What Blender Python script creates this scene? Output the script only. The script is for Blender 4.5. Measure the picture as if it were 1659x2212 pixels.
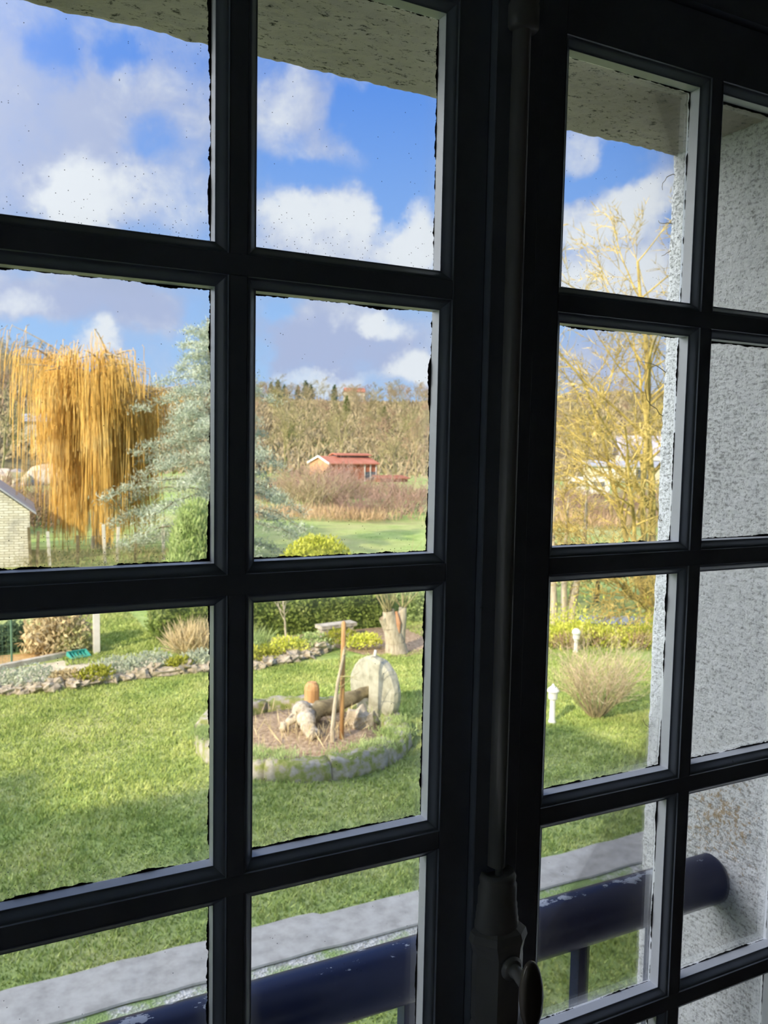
import bpy, math, random
import numpy as np
from mathutils import Vector, Matrix

for o in list(bpy.data.objects):
    bpy.data.objects.remove(o)
SC = bpy.context.scene
COL = SC.collection
OZ = 4.4376            # height of the window's own zero (middle glazing bar) above the lawn

# ---------------------------------------------------------------- camera
cam_d = bpy.data.cameras.new('camera')
cam = bpy.data.objects.new('camera', cam_d); COL.objects.link(cam)
yaw, pit, rol = 0.4669, -0.078, 0.0191
_F = Vector((math.sin(yaw)*math.cos(pit), math.cos(yaw)*math.cos(pit), math.sin(pit)))
_r = Vector((math.cos(yaw), -math.sin(yaw), 0)); _u = _r.cross(_F)
_R = _r*math.cos(rol) + _u*math.sin(rol); _U = -_r*math.sin(rol) + _u*math.cos(rol)
cam.matrix_world = Matrix(((_R.x, _U.x, -_F.x, -0.2671), (_R.y, _U.y, -_F.y, -0.9267), (_R.z, _U.z, -_F.z, 0.1624 + OZ), (0, 0, 0, 1)))
cam_d.sensor_fit = 'VERTICAL'; cam_d.sensor_height = 36.0
cam_d.lens = 1794.5*36.0/2212
cam_d.clip_start = 0.02; cam_d.clip_end = 2000
cam_d.dof.use_dof = True; cam_d.dof.focus_distance = 1.12; cam_d.dof.aperture_fstop = 12.0
SC.camera = cam

# ---------------------------------------------------------------- colour management
SC.view_settings.view_transform = 'Standard'
SC.view_settings.look = 'None'
SC.view_settings.gamma = 1.0
SC.view_settings.use_curve_mapping = False
SC.view_settings.exposure = 0.0
SC.cycles.use_denoising = True
SC.cycles.max_bounces = 7
SC.cycles.use_adaptive_sampling = True; SC.cycles.adaptive_threshold = 0.03; SC.cycles.adaptive_min_samples = 16
SC.cycles.transparent_max_bounces = 12
SC.cycles.sample_clamp_indirect = 4.0
SC.cycles.caustics_reflective = False
SC.cycles.caustics_refractive = False

# ---------------------------------------------------------------- sun
SUN_H = Vector((0.85, 0.53)).normalized(); SUN_EL = math.radians(30)
sun_dir = Vector((SUN_H.x*math.cos(SUN_EL), SUN_H.y*math.cos(SUN_EL), -math.sin(SUN_EL)))
sl = bpy.data.lights.new('sun', 'SUN'); sl.energy = 5.4; sl.angle = math.radians(0.6); sl.color = (1.0, 0.87, 0.66)
so = bpy.data.objects.new('sun', sl); COL.objects.link(so)
so.rotation_euler = sun_dir.to_track_quat('-Z', 'Y').to_euler(); so.location = (-20, -20, 30)

# ---------------------------------------------------------------- sky with clouds
W = bpy.data.worlds.new('sky'); SC.world = W; W.use_nodes = True
nt = W.node_tree; nt.nodes.clear()
def N(t, **k):
    n = nt.nodes.new(t)
    for a, v in k.items(): setattr(n, a, v)
    return n
def L(a, b): nt.links.new(a, b)
def math_(op, a, b=None, c=None, clamp=False):
    n = N('ShaderNodeMath', operation=op); n.use_clamp = clamp
    for i, v in enumerate((a, b, c)):
        if v is None: continue
        if isinstance(v, (int, float)): n.inputs[i].default_value = v
        else: L(v, n.inputs[i])
    return n.outputs[0]
tc = N('ShaderNodeTexCoord'); sep = N('ShaderNodeSeparateXYZ'); L(tc.outputs['Generated'], sep.inputs[0])
az = math_('ARCTAN2', sep.outputs[0], sep.outputs[1]); el = math_('ARCSINE', sep.outputs[2])
comb = N('ShaderNodeCombineXYZ'); L(az, comb.inputs[0]); L(el, comb.inputs[1])
def noise(scale, detail, rough, vec, dist=0.0):
    n = N('ShaderNodeTexNoise'); n.inputs['Scale'].default_value = scale; n.inputs['Detail'].default_value = detail
    n.inputs['Roughness'].default_value = rough; n.inputs['Distortion'].default_value = dist; L(vec, n.inputs['Vector']); return n
wn = noise(9.0, 5, 0.62, comb.outputs[0])
ws = N('ShaderNodeVectorMath', operation='MULTIPLY_ADD'); L(wn.outputs['Color'], ws.inputs[0])
ws.inputs[1].default_value = (0.13, 0.10, 0); 
off = N('ShaderNodeVectorMath', operation='ADD'); L(comb.outputs[0], off.inputs[0]); off.inputs[1].default_value = (-0.065, -0.05, 0)
L(off.outputs[0], ws.inputs[2]); P = ws.outputs[0]
def blobs(lst, start):
    acc = start
    for (a, e, ra, re, w) in lst:
        m = N('ShaderNodeVectorMath', operation='MULTIPLY_ADD'); L(P, m.inputs[0])
        m.inputs[1].default_value = (1/ra, 1/re, 0); m.inputs[2].default_value = (-a/ra, -e/re, 0)
        ln = N('ShaderNodeVectorMath', operation='LENGTH'); L(m.outputs[0], ln.inputs[0])
        mr = N('ShaderNodeMapRange', interpolation_type='SMOOTHERSTEP'); L(ln.outputs['Value'], mr.inputs[0])
        mr.inputs[1].default_value = 1.7; mr.inputs[2].default_value = 0.15; mr.inputs[3].default_value = 0; mr.inputs[4].default_value = 1
        acc = math_('MULTIPLY_ADD', mr.outputs[0], w, acc)
    return acc
# clouds as the sky shows them: (azimuth, elevation, half widths, weight)
CLOUDS = [
    (0.066, 0.325, 0.125, 0.095, 0.45), (0.196, 0.351, 0.087, 0.048, 0.35), (0.126, 0.27, 0.059, 0.037, 0.6), (0.226, 0.27, 0.047, 0.038, 0.3),
    (0.09, 0.392, 0.033, 0.024, -0.5), (0.166, 0.407, 0.025, 0.021, -0.45), (0.196, 0.328, 0.03, 0.02, -0.4), (0.34, 0.38, 0.037, 0.031, 0.45),
    (0.389, 0.36, 0.032, 0.027, 0.35), (0.427, 0.325, 0.038, 0.019, 0.3), (0.481, 0.335, 0.065, 0.055, -0.6), (0.362, 0.308, 0.07, 0.021, -0.45),
    (0.442, 0.376, 0.032, 0.022, -0.3), (0.363, 0.25, 0.051, 0.029, 0.65), (0.423, 0.262, 0.024, 0.034, 0.5), (0.491, 0.253, 0.035, 0.034, 0.65),
    (0.402, 0.216, 0.109, 0.018, 0.5), (0.457, 0.282, 0.014, 0.029, -0.35), (0.688, 0.331, 0.026, 0.018, 0.35), (0.734, 0.315, 0.035, 0.018, -0.5),
    (0.766, 0.271, 0.039, 0.033, 0.65), (0.701, 0.26, 0.046, 0.019, 0.6), (0.676, 0.297, 0.031, 0.012, -0.5), (0.729, 0.2, 0.084, 0.039, 0.7),
    (0.111, 0.159, 0.115, 0.029, 0.55), (0.054, 0.149, 0.028, 0.022, 0.4), (0.132, 0.11, 0.022, 0.02, 0.5), (0.068, 0.109, 0.053, 0.017, -0.4),
    (0.231, 0.141, 0.026, 0.041, -0.25), (0.195, 0.16, 0.052, 0.03, 0.4), (0.408, 0.117, 0.104, 0.048, 0.65), (0.332, 0.151, 0.024, 0.016, -0.5),
    (0.321, 0.101, 0.016, 0.021, -0.4), (0.503, 0.086, 0.033, 0.019, 0.6), (0.717, 0.098, 0.071, 0.042, 0.5)]
BRIGHT = [
    (0.129, 0.275, 0.054, 0.039, 0.8), (0.107, 0.259, 0.039, 0.028, 0.5), (0.066, 0.342, 0.095, 0.066, -0.25), (0.054, 0.149, 0.023, 0.017, 0.5),
    (0.132, 0.113, 0.02, 0.02, 0.7), (0.358, 0.254, 0.046, 0.027, 0.8), (0.423, 0.262, 0.024, 0.029, 0.6), (0.491, 0.253, 0.035, 0.034, 0.8),
    (0.402, 0.216, 0.098, 0.018, 0.4), (0.335, 0.38, 0.032, 0.026, 0.3), (0.766, 0.271, 0.039, 0.033, 0.8), (0.701, 0.255, 0.041, 0.019, 0.8),
    (0.729, 0.195, 0.08, 0.035, 0.7), (0.449, 0.136, 0.03, 0.015, 1.0), (0.387, 0.105, 0.082, 0.032, -0.55), (0.503, 0.086, 0.033, 0.019, 0.9),
    (0.393, 0.076, 0.061, 0.01, 0.8), (0.155, 0.157, 0.102, 0.025, -0.3), (0.221, 0.265, 0.041, 0.038, 0.2), (0.688, 0.331, 0.026, 0.018, 0.4)]
fb = noise(5.5, 8, 0.62, comb.outputs[0], 0.25); fine = noise(16.0, 7, 0.65, comb.outputs[0], 0.3)
base = math_('MULTIPLY_ADD', fb.outputs['Fac'], 0.85, math_('MULTIPLY_ADD', fine.outputs['Fac'], 0.85, -0.52))
cov = blobs(CLOUDS, base)
cm = N('ShaderNodeMapRange', interpolation_type='SMOOTHSTEP'); L(cov, cm.inputs[0]); cm.inputs[1].default_value = 0.02; cm.inputs[2].default_value = 0.92
brt = blobs(BRIGHT, math_('MULTIPLY_ADD', fine.outputs['Fac'], 1.5, math_('MULTIPLY_ADD', fb.outputs['Fac'], 0.6, -0.84)))
bm = N('ShaderNodeMapRange', interpolation_type='SMOOTHSTEP'); L(brt, bm.inputs[0]); bm.inputs[1].default_value = 0.0; bm.inputs[2].default_value = 0.95
blue = N('ShaderNodeMapRange'); L(el, blue.inputs[0]); blue.inputs[1].default_value = 0.02; blue.inputs[2].default_value = 0.40
bmix = N('ShaderNodeMix', data_type='RGBA'); L(blue.outputs[0], bmix.inputs[0])
bmix.inputs[6].default_value = (0.44, 0.68, 0.98, 1); bmix.inputs[7].default_value = (0.12, 0.31, 0.86, 1)
cmix = N('ShaderNodeMix', data_type='RGBA'); L(bm.outputs[0], cmix.inputs[0])
cmix.inputs[6].default_value = (0.44, 0.52, 0.76, 1); cmix.inputs[7].default_value = (0.82, 0.87, 0.94, 1)
sky = N('ShaderNodeMix', data_type='RGBA'); L(cm.outputs[0], sky.inputs[0]); L(bmix.outputs[2], sky.inputs[6]); L(cmix.outputs[2], sky.inputs[7])
# added glow lobes left of the view and overhead, to light reveal and bars
dt = N('ShaderNodeVectorMath', operation='DOT_PRODUCT'); L(tc.outputs['Generated'], dt.inputs[0]); dt.inputs[1].default_value = tuple(Vector((-0.80, 0.50, 0.33)).normalized())
d2 = N('ShaderNodeVectorMath', operation='DOT_PRODUCT'); L(tc.outputs['Generated'], d2.inputs[0]); d2.inputs[1].default_value = tuple(Vector((-0.60, 0.62, 0.52)).normalized())
zen = N('ShaderNodeMapRange', interpolation_type='SMOOTHSTEP'); L(el, zen.inputs[0]); zen.inputs[1].default_value = 0.52; zen.inputs[2].default_value = 0.85; zen.inputs[4].default_value = 0.25
glow = math_('MULTIPLY', math_('POWER', math_('MAXIMUM', math_('MULTIPLY_ADD', dt.outputs['Value'], 0.5, 0.5), 0.0), 20.0), 5.8)
glow = math_('ADD', math_('MULTIPLY_ADD', math_('POWER', math_('MAXIMUM', math_('MULTIPLY_ADD', d2.outputs['Value'], 0.5, 0.5), 0.0), 30.0), 5.2, glow), zen.outputs[0])
gm = N('ShaderNodeVectorMath', operation='SCALE'); gm.inputs[0].default_value = (1.0, 0.97, 0.93); L(glow, gm.inputs['Scale'])
ga = N('ShaderNodeVectorMath', operation='ADD'); L(sky.outputs[2], ga.inputs[0]); L(gm.outputs[0], ga.inputs[1])
bg = N('ShaderNodeBackground'); L(ga.outputs[0], bg.inputs[0]); bg.inputs[1].default_value = 1.0
wo = N('ShaderNodeOutputWorld'); L(bg.outputs[0], wo.inputs[0])
W.cycles.sampling_method = 'MANUAL'; W.cycles.sample_map_resolution = 512

# ---------------------------------------------------------------- helpers
def ident(o, label=None, cat=None, group=None, kind=None):
    if label: o['label'] = label
    if cat: o['category'] = cat
    if group: o['group'] = group
    if kind: o['kind'] = kind
    return o
def empty(name, loc=(0, 0, 0), rz=0.0, **k):
    o = bpy.data.objects.new(name, None); COL.objects.link(o); o.location = loc; o.rotation_euler = (0, 0, rz)
    o.empty_display_size = 0.1
    return ident(o, **k)
def mesh(name, geo, mat, smooth=False):
    V, Fs = geo
    V = np.asarray(V, np.float32).reshape(-1, 3)
    Fs = [np.asarray(f, np.int32) for f in Fs if len(f)]
    me = bpy.data.meshes.new(name)
    me.vertices.add(len(V)); me.vertices.foreach_set('co', V.ravel())
    nl = sum(f.size for f in Fs); npg = sum(len(f) for f in Fs)
    me.loops.add(nl); me.polygons.add(npg)
    me.loops.foreach_set('vertex_index', np.concatenate([f.ravel() for f in Fs]))
    tot = np.concatenate([np.full(len(f), f.shape[1], np.int32) for f in Fs])
    st = np.concatenate([[0], np.cumsum(tot)[:-1]]).astype(np.int32)
    me.polygons.foreach_set('loop_start', st); me.polygons.foreach_set('loop_total', tot)
    me.polygons.foreach_set('use_smooth', np.full(npg, bool(smooth)))
    me.update(calc_edges=True); me.validate()
    if mat: me.materials.append(mat)
    return me
def obj(name, geo, mat, parent=None, loc=None, smooth=False, **k):
    o = bpy.data.objects.new(name, mesh(name, geo, mat, smooth) if not isinstance(geo, bpy.types.Mesh) else geo)
    COL.objects.link(o)
    if parent: o.parent = parent
    if loc is not None: o.location = loc
    return ident(o, **k)
def join(*gs):
    Vs, Fs, n = [], [], 0
    for V, F in gs:
        V = np.asarray(V, float).reshape(-1, 3)
        Vs.append(V); Fs += [np.asarray(f, int) + n for f in F if len(f)]; n += len(V)
    by = {}
    for f in Fs: by.setdefault(f.shape[1], []).append(f)
    return np.concatenate(Vs), [np.concatenate(v) for v in by.values()]
def box(x0, x1, y0, y1, z0, z1):
    V = [(x0, y0, z0), (x1, y0, z0), (x1, y1, z0), (x0, y1, z0), (x0, y0, z1), (x1, y0, z1), (x1, y1, z1), (x0, y1, z1)]
    return np.array(V, float), [np.array([(0, 3, 2, 1), (4, 5, 6, 7), (0, 1, 5, 4), (1, 2, 6, 5), (2, 3, 7, 6), (3, 0, 4, 7)])]
def xf(geo, loc=(0, 0, 0), rz=0.0, sc=(1, 1, 1), rx=0.0, ry=0.0):
    M = Matrix.Rotation(rz, 3, 'Z') @ Matrix.Rotation(ry, 3, 'Y') @ Matrix.Rotation(rx, 3, 'X')
    V = np.asarray(geo[0], float)*np.array(sc)
    return V @ np.array(M).T + np.array(loc), geo[1]
def lathe(prof, n=20, cap=True):
    prof = np.array(prof, float); k = len(prof)
    a = np.linspace(0, 2*math.pi, n, endpoint=False)
    V = np.stack([np.outer(prof[:, 0], np.cos(a)), np.outer(prof[:, 0], np.sin(a)), np.repeat(prof[:, 1:2], n, 1)], -1).reshape(-1, 3)
    F = []
    for i in range(k-1):
        for j in range(n):
            F.append((i*n+j, i*n+(j+1) % n, (i+1)*n+(j+1) % n, (i+1)*n+j))
    Fs = [np.array(F)]
    if cap:
        Fs.append(np.array([list(range(n))[::-1]])); Fs.append(np.array([[(k-1)*n+j for j in range(n)]]))
    return V, Fs
def tubes(P0, P1, R0, R1, n=4):
    P0 = np.asarray(P0, float); P1 = np.asarray(P1, float); R0 = np.asarray(R0, float); R1 = np.asarray(R1, float)
    d = P1-P0; d /= np.maximum(np.linalg.norm(d, axis=1, keepdims=True), 1e-9)
    ref = np.where(np.abs(d[:, 2:3]) < 0.9, np.array([[0, 0, 1.0]]), np.array([[1.0, 0, 0]]))
    u = np.cross(d, ref); u /= np.linalg.norm(u, axis=1, keepdims=True); v = np.cross(d, u)
    a = np.linspace(0, 2*math.pi, n, endpoint=False)
    ring = u[:, None]*np.cos(a)[None, :, None] + v[:, None]*np.sin(a)[None, :, None]
    A = P0[:, None] + ring*R0[:, None, None]; B = P1[:, None] + ring*R1[:, None, None]
    V = np.concatenate([A, B], 1).reshape(-1, 3); m = len(P0)
    j = np.arange(n); q = np.stack([j, (j+1) % n, n+(j+1) % n, n+j], 1)
    F = (np.arange(m)[:, None, None]*2*n + q[None]).reshape(-1, 4)
    return V, [F]
def tube(path, rad, n=10, cap=True):
    path = np.array(path, float); k = len(path)
    rad = np.full(k, rad) if np.isscalar(rad) else np.array(rad, float)
    t = np.gradient(path, axis=0); t /= np.linalg.norm(t, axis=1, keepdims=True)
    ref = np.array([0, 0, 1.0]) if abs(t[:, 2]).max() < 0.95 else np.array([0.6, 0.8, 0.02])
    u = np.cross(t, ref); u /= np.linalg.norm(u, axis=1, keepdims=True); v = np.cross(t, u)
    a = np.linspace(0, 2*math.pi, n, endpoint=False)
    V = (path[:, None] + (u[:, None]*np.cos(a)[None, :, None] + v[:, None]*np.sin(a)[None, :, None])*rad[:, None, None]).reshape(-1, 3)
    F = [(i*n+j, i*n+(j+1) % n, (i+1)*n+(j+1) % n, (i+1)*n+j) for i in range(k-1) for j in range(n)]
    Fs = [np.array(F)]
    if cap: Fs += [np.array([list(range(n))[::-1]]), np.array([[(k-1)*n+j for j in range(n)]])]
    return V, Fs
def rock(seed, size, n=14, m=9, rough=0.22, flat=0.0):
    rg = np.random.default_rng(seed)
    th = np.linspace(0, 2*math.pi, n, endpoint=False); ph = np.linspace(-math.pi/2, math.pi/2, m)
    T, Pp = np.meshgrid(th, ph); d = np.stack([np.cos(Pp)*np.cos(T), np.cos(Pp)*np.sin(T), np.sin(Pp)], -1)
    s = np.ones(T.shape)
    for _ in range(7):
        k = rg.normal(size=3)*2.2; s += rough*0.45*np.sin(d @ k*1.7 + rg.uniform(0, 6.28))
    p = 0.75                                           # a blocky, weathered look
    dd = np.sign(d)*np.abs(d)**p
    V = dd*s[..., None]*np.array(size)*0.5
    V = V.reshape(-1, 3)
    F = [(i*n+j, i*n+(j+1) % n, (i+1)*n+(j+1) % n, (i+1)*n+j) for i in range(m-1) for j in range(n)]
    return V, [np.array(F)]
def leaves(pts, size, rg, aspect=0.5, up=None, jit=0.35):
    """one rhombic leaf at every point; `up` biases the leaf's long axis"""
    n = len(pts); d = rg.normal(size=(n, 3))
    if up is not None: d = d*jit + np.asarray(up)
    d /= np.linalg.norm(d, axis=1, keepdims=True)
    s = np.cross(d, rg.normal(size=(n, 3))); s /= np.linalg.norm(s, axis=1, keepdims=True)
    sz = size*rg.uniform(0.6, 1.3, (n, 1))
    V = np.stack([pts - d*0, pts + d*sz*0.5 + s*sz*aspect*0.5, pts + d*sz, pts + d*sz*0.5 - s*sz*aspect*0.5], 1).reshape(-1, 3)
    return V, [np.arange(4*n).reshape(n, 4)]
def ball_pts(n, rg, r, shell=0.5):
    d = rg.normal(size=(n, 3)); d /= np.linalg.norm(d, axis=1, keepdims=True)
    q = rg.uniform(shell, 1.0, (n, 1))**0.6
    return d*q*np.array(r)
def walk(rg, p, d, length, r, lvl, S, T, opt):
    k = max(3, int(opt['n']*(0.75**lvl))); step = length/k
    p = np.array(p, float); d = np.array(d, float); d /= np.linalg.norm(d)
    for i in range(k):
        d = d + rg.normal(size=3)*opt['wob']*(1+0.4*lvl) + np.array([0, 0, opt['up'][min(lvl, len(opt['up'])-1)]])/k
        d /= np.linalg.norm(d); q = p + d*step
        r0 = r*(1-0.75*i/k); r1 = r*(1-0.75*(i+1)/k)
        (S if lvl < opt['wood'] else T).append((*p, *q, r0, r1)); p = q
        if lvl < opt['lv'] and i >= opt['first'][min(lvl, len(opt['first'])-1)]*k:
            for _ in range(opt['kids'][lvl]):
                if rg.random() < opt['pk']:
                    ax = rg.normal(size=3); ax -= d*(ax @ d); ax /= np.linalg.norm(ax)
                    a = math.radians(rg.uniform(*opt['ang'])); nd = d*math.cos(a) + ax*math.sin(a)
                    walk(rg, p, nd, length*opt['sc']*rg.uniform(0.7, 1.15)*(1-0.45*i/k), max(r1*opt['rs'], opt['rmin']), lvl+1, S, T, opt)
def segs(S, n):
    A = np.array(S); return tubes(A[:, 0:3], A[:, 3:6], A[:, 6], A[:, 7], n)

# ---------------------------------------------------------------- materials
def new_mat(name):
    m = bpy.data.materials.new(name); m.use_nodes = True; t = m.node_tree; t.nodes.clear()
    out = t.nodes.new('ShaderNodeOutputMaterial'); b = t.nodes.new('ShaderNodeBsdfPrincipled'); t.links.new(b.outputs[0], out.inputs[0])
    return m, t, b, out
def ramp(t, fac, stops):
    r = t.nodes.new('ShaderNodeValToRGB'); e = r.color_ramp.elements
    while len(e) < len(stops): e.new(0.5)
    for x, (p, c) in zip(e, stops): x.position = p; x.color = (*c, 1) if len(c) == 3 else c
    t.links.new(fac, r.inputs[0]); return r.outputs[0]
def tnoise(t, vec, scale, detail=4, rough=0.6, dist=0.0):
    n = t.nodes.new('ShaderNodeTexNoise'); n.inputs['Scale'].default_value = scale; n.inputs['Detail'].default_value = detail
    n.inputs['Roughness'].default_value = rough; n.inputs['Distortion'].default_value = dist
    if vec is not None: t.links.new(vec, n.inputs['Vector'])
    return n
def tmap(t, src='Object', scale=(1, 1, 1)):
    c = t.nodes.new('ShaderNodeTexCoord'); mp = t.nodes.new('ShaderNodeMapping'); mp.inputs['Scale'].default_value = scale
    t.links.new(c.outputs[src], mp.inputs[0]); return mp.outputs[0]
def tmix(t, fac, a, b, typ='MIX'):
    n = t.nodes.new('ShaderNodeMix'); n.data_type = 'RGBA'; n.blend_type = typ
    for i, v in ((0, fac), (6, a), (7, b)):
        if isinstance(v, (int, float)): n.inputs[i].default_value = v
        elif isinstance(v, tuple): n.inputs[i].default_value = (*v, 1)
        else: t.links.new(v, n.inputs[i])
    return n.outputs[2]
def tmath(t, op, a, b=None, clamp=False):
    n = t.nodes.new('ShaderNodeMath'); n.operation = op; n.use_clamp = clamp
    for i, v in enumerate((a, b)):
        if v is None: continue
        if isinstance(v, (int, float)): n.inputs[i].default_value = v
        else: t.links.new(v, n.inputs[i])
    return n.outputs[0]
def bump(t, b, h, strength, dist):
    n = t.nodes.new('ShaderNodeBump'); n.inputs['Strength'].default_value = strength; n.inputs['Distance'].default_value = dist
    t.links.new(h, n.inputs['Height']); t.links.new(n.outputs[0], b.inputs['Normal'])
def speck(name, stops, scale, rough=0.85, bmp=0.0, bd=0.01, detail=5, src='Object', sc=(1, 1, 1), spec=0.3, hue=0.0):
    m, t, b, out = new_mat(name); v = tmap(t, src, sc); n = tnoise(t, v, scale, detail)
    c = ramp(t, n.outputs['Fac'], stops)
    if hue:                                            # each leaf or stem island a little lighter or darker
        g = t.nodes.new('ShaderNodeNewGeometry'); f = tmath(t, 'MULTIPLY_ADD', g.outputs['Random Per Island'], hue)
        f.node.inputs[2].default_value = 1-hue/2
        mm = t.nodes.new('ShaderNodeVectorMath'); mm.operation = 'SCALE'; t.links.new(c, mm.inputs[0]); t.links.new(f, mm.inputs['Scale']); c = mm.outputs[0]
    t.links.new(c, b.inputs['Base Color']); b.inputs['Roughness'].default_value = rough; b.inputs['Specular IOR Level'].default_value = spec
    if bmp: bump(t, b, n.outputs['Fac'], bmp, bd)
    return m
def foliage(name, stops, scale, hue=0.5, trans=0.35):
    """leaf material: diffuse leaf with some light coming through"""
    m = speck(name, stops, scale, rough=0.8, hue=hue, spec=0.15); t = m.node_tree
    b = next(n for n in t.nodes if n.type == 'BSDF_PRINCIPLED'); out = next(n for n in t.nodes if n.type == 'OUTPUT_MATERIAL')
    tr = t.nodes.new('ShaderNodeBsdfTranslucent'); t.links.new(b.inputs['Base Color'].links[0].from_socket, tr.inputs[0])
    mx = t.nodes.new('ShaderNodeMixShader'); mx.inputs[0].default_value = trans
    t.links.new(b.outputs[0], mx.inputs[1]); t.links.new(tr.outputs[0], mx.inputs[2]); t.links.new(mx.outputs[0], out.inputs[0])
    return m

# painted joinery: off-white gloss, dirt in streaks and brush lines along the grain
def paint_mat(name, col, dirt=0.55, rough=0.42):
    m, t, b, out = new_mat(name); v = tmap(t)
    n = tnoise(t, v, 7, 6); s = tnoise(t, tmap(t, 'Object', (120, 120, 6)), 1.0, 3); d = tnoise(t, v, 60, 5, 0.7)
    c = tmix(t, ramp(t, n.outputs['Fac'], [(0.35, (0, 0, 0)), (0.75, (1, 1, 1))]), col, tuple(x*0.82 for x in col))
    dm = ramp(t, d.outputs['Fac'], [(0.70, (0, 0, 0)), (0.76, (1, 1, 1))])
    c = tmix(t, tmath(t, 'MULTIPLY', dm, dirt), c, (0.03, 0.028, 0.025))
    t.links.new(c, b.inputs['Base Color']); b.inputs['Roughness'].default_value = rough; b.inputs['Specular IOR Level'].default_value = 0.55
    bump(t, b, s.outputs['Fac'], 0.12, 0.0015)
    return m
M_PAINT = paint_mat('painted_joinery', (0.45, 0.51, 0.64), 0.55, 0.27)
M_BEAD = paint_mat('lightened_bead_paint', (0.68, 0.72, 0.80), 0.8, 0.4)  # lighter copy of the joinery paint, daylight's brightness put into the colour
M_IRON = paint_mat('painted_ironwork', (0.52, 0.52, 0.53), 0.3, 0.30)

def glass_mat():
    m = bpy.data.materials.new('old_window_glass'); m.use_nodes = True; t = m.node_tree; t.nodes.clear()
    out = t.nodes.new('ShaderNodeOutputMaterial')
    g = t.nodes.new('ShaderNodeNewGeometry'); c = t.nodes.new('ShaderNodeTexCoord')
    sp = t.nodes.new('ShaderNodeSeparateXYZ'); t.links.new(c.outputs['Object'], sp.inputs[0])
    ge = t.nodes.new('ShaderNodeSeparateXYZ'); t.links.new(c.outputs['Generated'], ge.inputs[0])
    outer = tmath(t, 'GREATER_THAN', ge.outputs[1], 0.5)
    gx = tmath(t, 'MULTIPLY', tmath(t, 'MINIMUM', ge.outputs[0], tmath(t, 'SUBTRACT', 1.0, ge.outputs[0])), 0.245)
    gz0 = tmath(t, 'MULTIPLY', ge.outputs[2], 0.32); gz1 = tmath(t, 'MULTIPLY', tmath(t, 'SUBTRACT', 1.0, ge.outputs[2]), 0.32)
    low = tmath(t, 'MINIMUM', gz0, tmath(t, 'ADD', gx, 0.05))
    edge = tmath(t, 'MINIMUM', gx, tmath(t, 'MINIMUM', gz0, gz1))
    # position in the wall's own metres, so that no two panes carry the same dirt
    wp = g.outputs['Position']
    n1 = tnoise(t, wp, 90, 4, 0.7); n2 = tnoise(t, wp, 12, 4)
    # ragged line of dried putty and paint along the bead
    ragged = tmath(t, 'SUBTRACT', tmath(t, 'MULTIPLY', n1.outputs['Fac'], 0.0068), tmath(t, 'SUBTRACT', tmath(t, 'MULTIPLY', n2.outputs['Fac'], 0.015), 0.0062))
    line = tmath(t, 'LESS_THAN', edge, tmath(t, 'SUBTRACT', ragged, 0.0004))
    # fly specks, thicker towards the foot of the pane
    vo = t.nodes.new('ShaderNodeTexVoronoi'); vo.inputs['Scale'].default_value = 320; t.links.new(wp, vo.inputs['Vector'])
    prob = ramp(t, tmath(t, 'MULTIPLY', low, 8.0), [(0.0, (0.62, 0.62, 0.62)), (0.16, (0.40, 0.40, 0.40)), (0.38, (0.13, 0.13, 0.13)), (0.7, (0.035, 0.035, 0.035))])
    cs = t.nodes.new('ShaderNodeSeparateXYZ'); t.links.new(vo.outputs['Color'], cs.inputs[0])
    dirty = tnoise(t, wp, 2.6, 2); dfac = ramp(t, dirty.outputs['Fac'], [(0.36, (0.25, 0.25, 0.25)), (0.62, (1, 1, 1))])
    sp_on = tmath(t, 'LESS_THAN', cs.outputs[0], tmath(t, 'MULTIPLY', tmath(t, 'MULTIPLY', prob, dfac), 0.95))
    sp_r = tmath(t, 'LESS_THAN', vo.outputs['Distance'], tmath(t, 'MULTIPLY', tmath(t, 'ADD', tmath(t, 'MULTIPLY', cs.outputs[1], cs.outputs[1]), 0.22), 0.33))
    specks = tmath(t, 'MULTIPLY', sp_on, sp_r)
    dark = tmath(t, 'MULTIPLY', tmath(t, 'MAXIMUM', line, tmath(t, 'MULTIPLY', specks, 0.8)), outer)
    # dusty film: a pale veil, heavier near the beads
    film = ramp(t, tmath(t, 'MULTIPLY', edge, 14.0), [(0.0, (0.09, 0.09, 0.09)), (0.30, (0.014, 0.014, 0.014)), (1.0, (0.003, 0.003, 0.003))])
    film = tmath(t, 'MULTIPLY', tmath(t, 'MULTIPLY', film, ramp(t, n2.outputs['Fac'], [(0.3, (0.35, 0.35, 0.35)), (0.7, (1.2, 1.2, 1.2))])), outer)
    tr = t.nodes.new('ShaderNodeBsdfTransparent'); tr.inputs[0].default_value = (0.985, 0.99, 0.985, 1)
    gl = t.nodes.new('ShaderNodeBsdfGlossy'); gl.inputs['Roughness'].default_value = 0.02
    lw = t.nodes.new('ShaderNodeFresnel'); lw.inputs[0].default_value = 1.35
    mx = t.nodes.new('ShaderNodeMixShader'); t.links.new(tmath(t, 'MULTIPLY', lw.outputs[0], 0.6), mx.inputs[0]); t.links.new(tr.outputs[0], mx.inputs[1]); t.links.new(gl.outputs[0], mx.inputs[2])
    dust = t.nodes.new('ShaderNodeBsdfTranslucent'); dust.inputs[0].default_value = (0.6, 0.6, 0.57, 1)
    m2 = t.nodes.new('ShaderNodeMixShader'); t.links.new(film, m2.inputs[0]); t.links.new(mx.outputs[0], m2.inputs[1]); t.links.new(dust.outputs[0], m2.inputs[2])
    bk = t.nodes.new('ShaderNodeBsdfDiffuse'); bk.inputs[0].default_value = (0.02, 0.018, 0.015, 1)
    m3 = t.nodes.new('ShaderNodeMixShader'); t.links.new(dark, m3.inputs[0]); t.links.new(m2.outputs[0], m3.inputs[1]); t.links.new(bk.outputs[0], m3.inputs[2])
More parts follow.
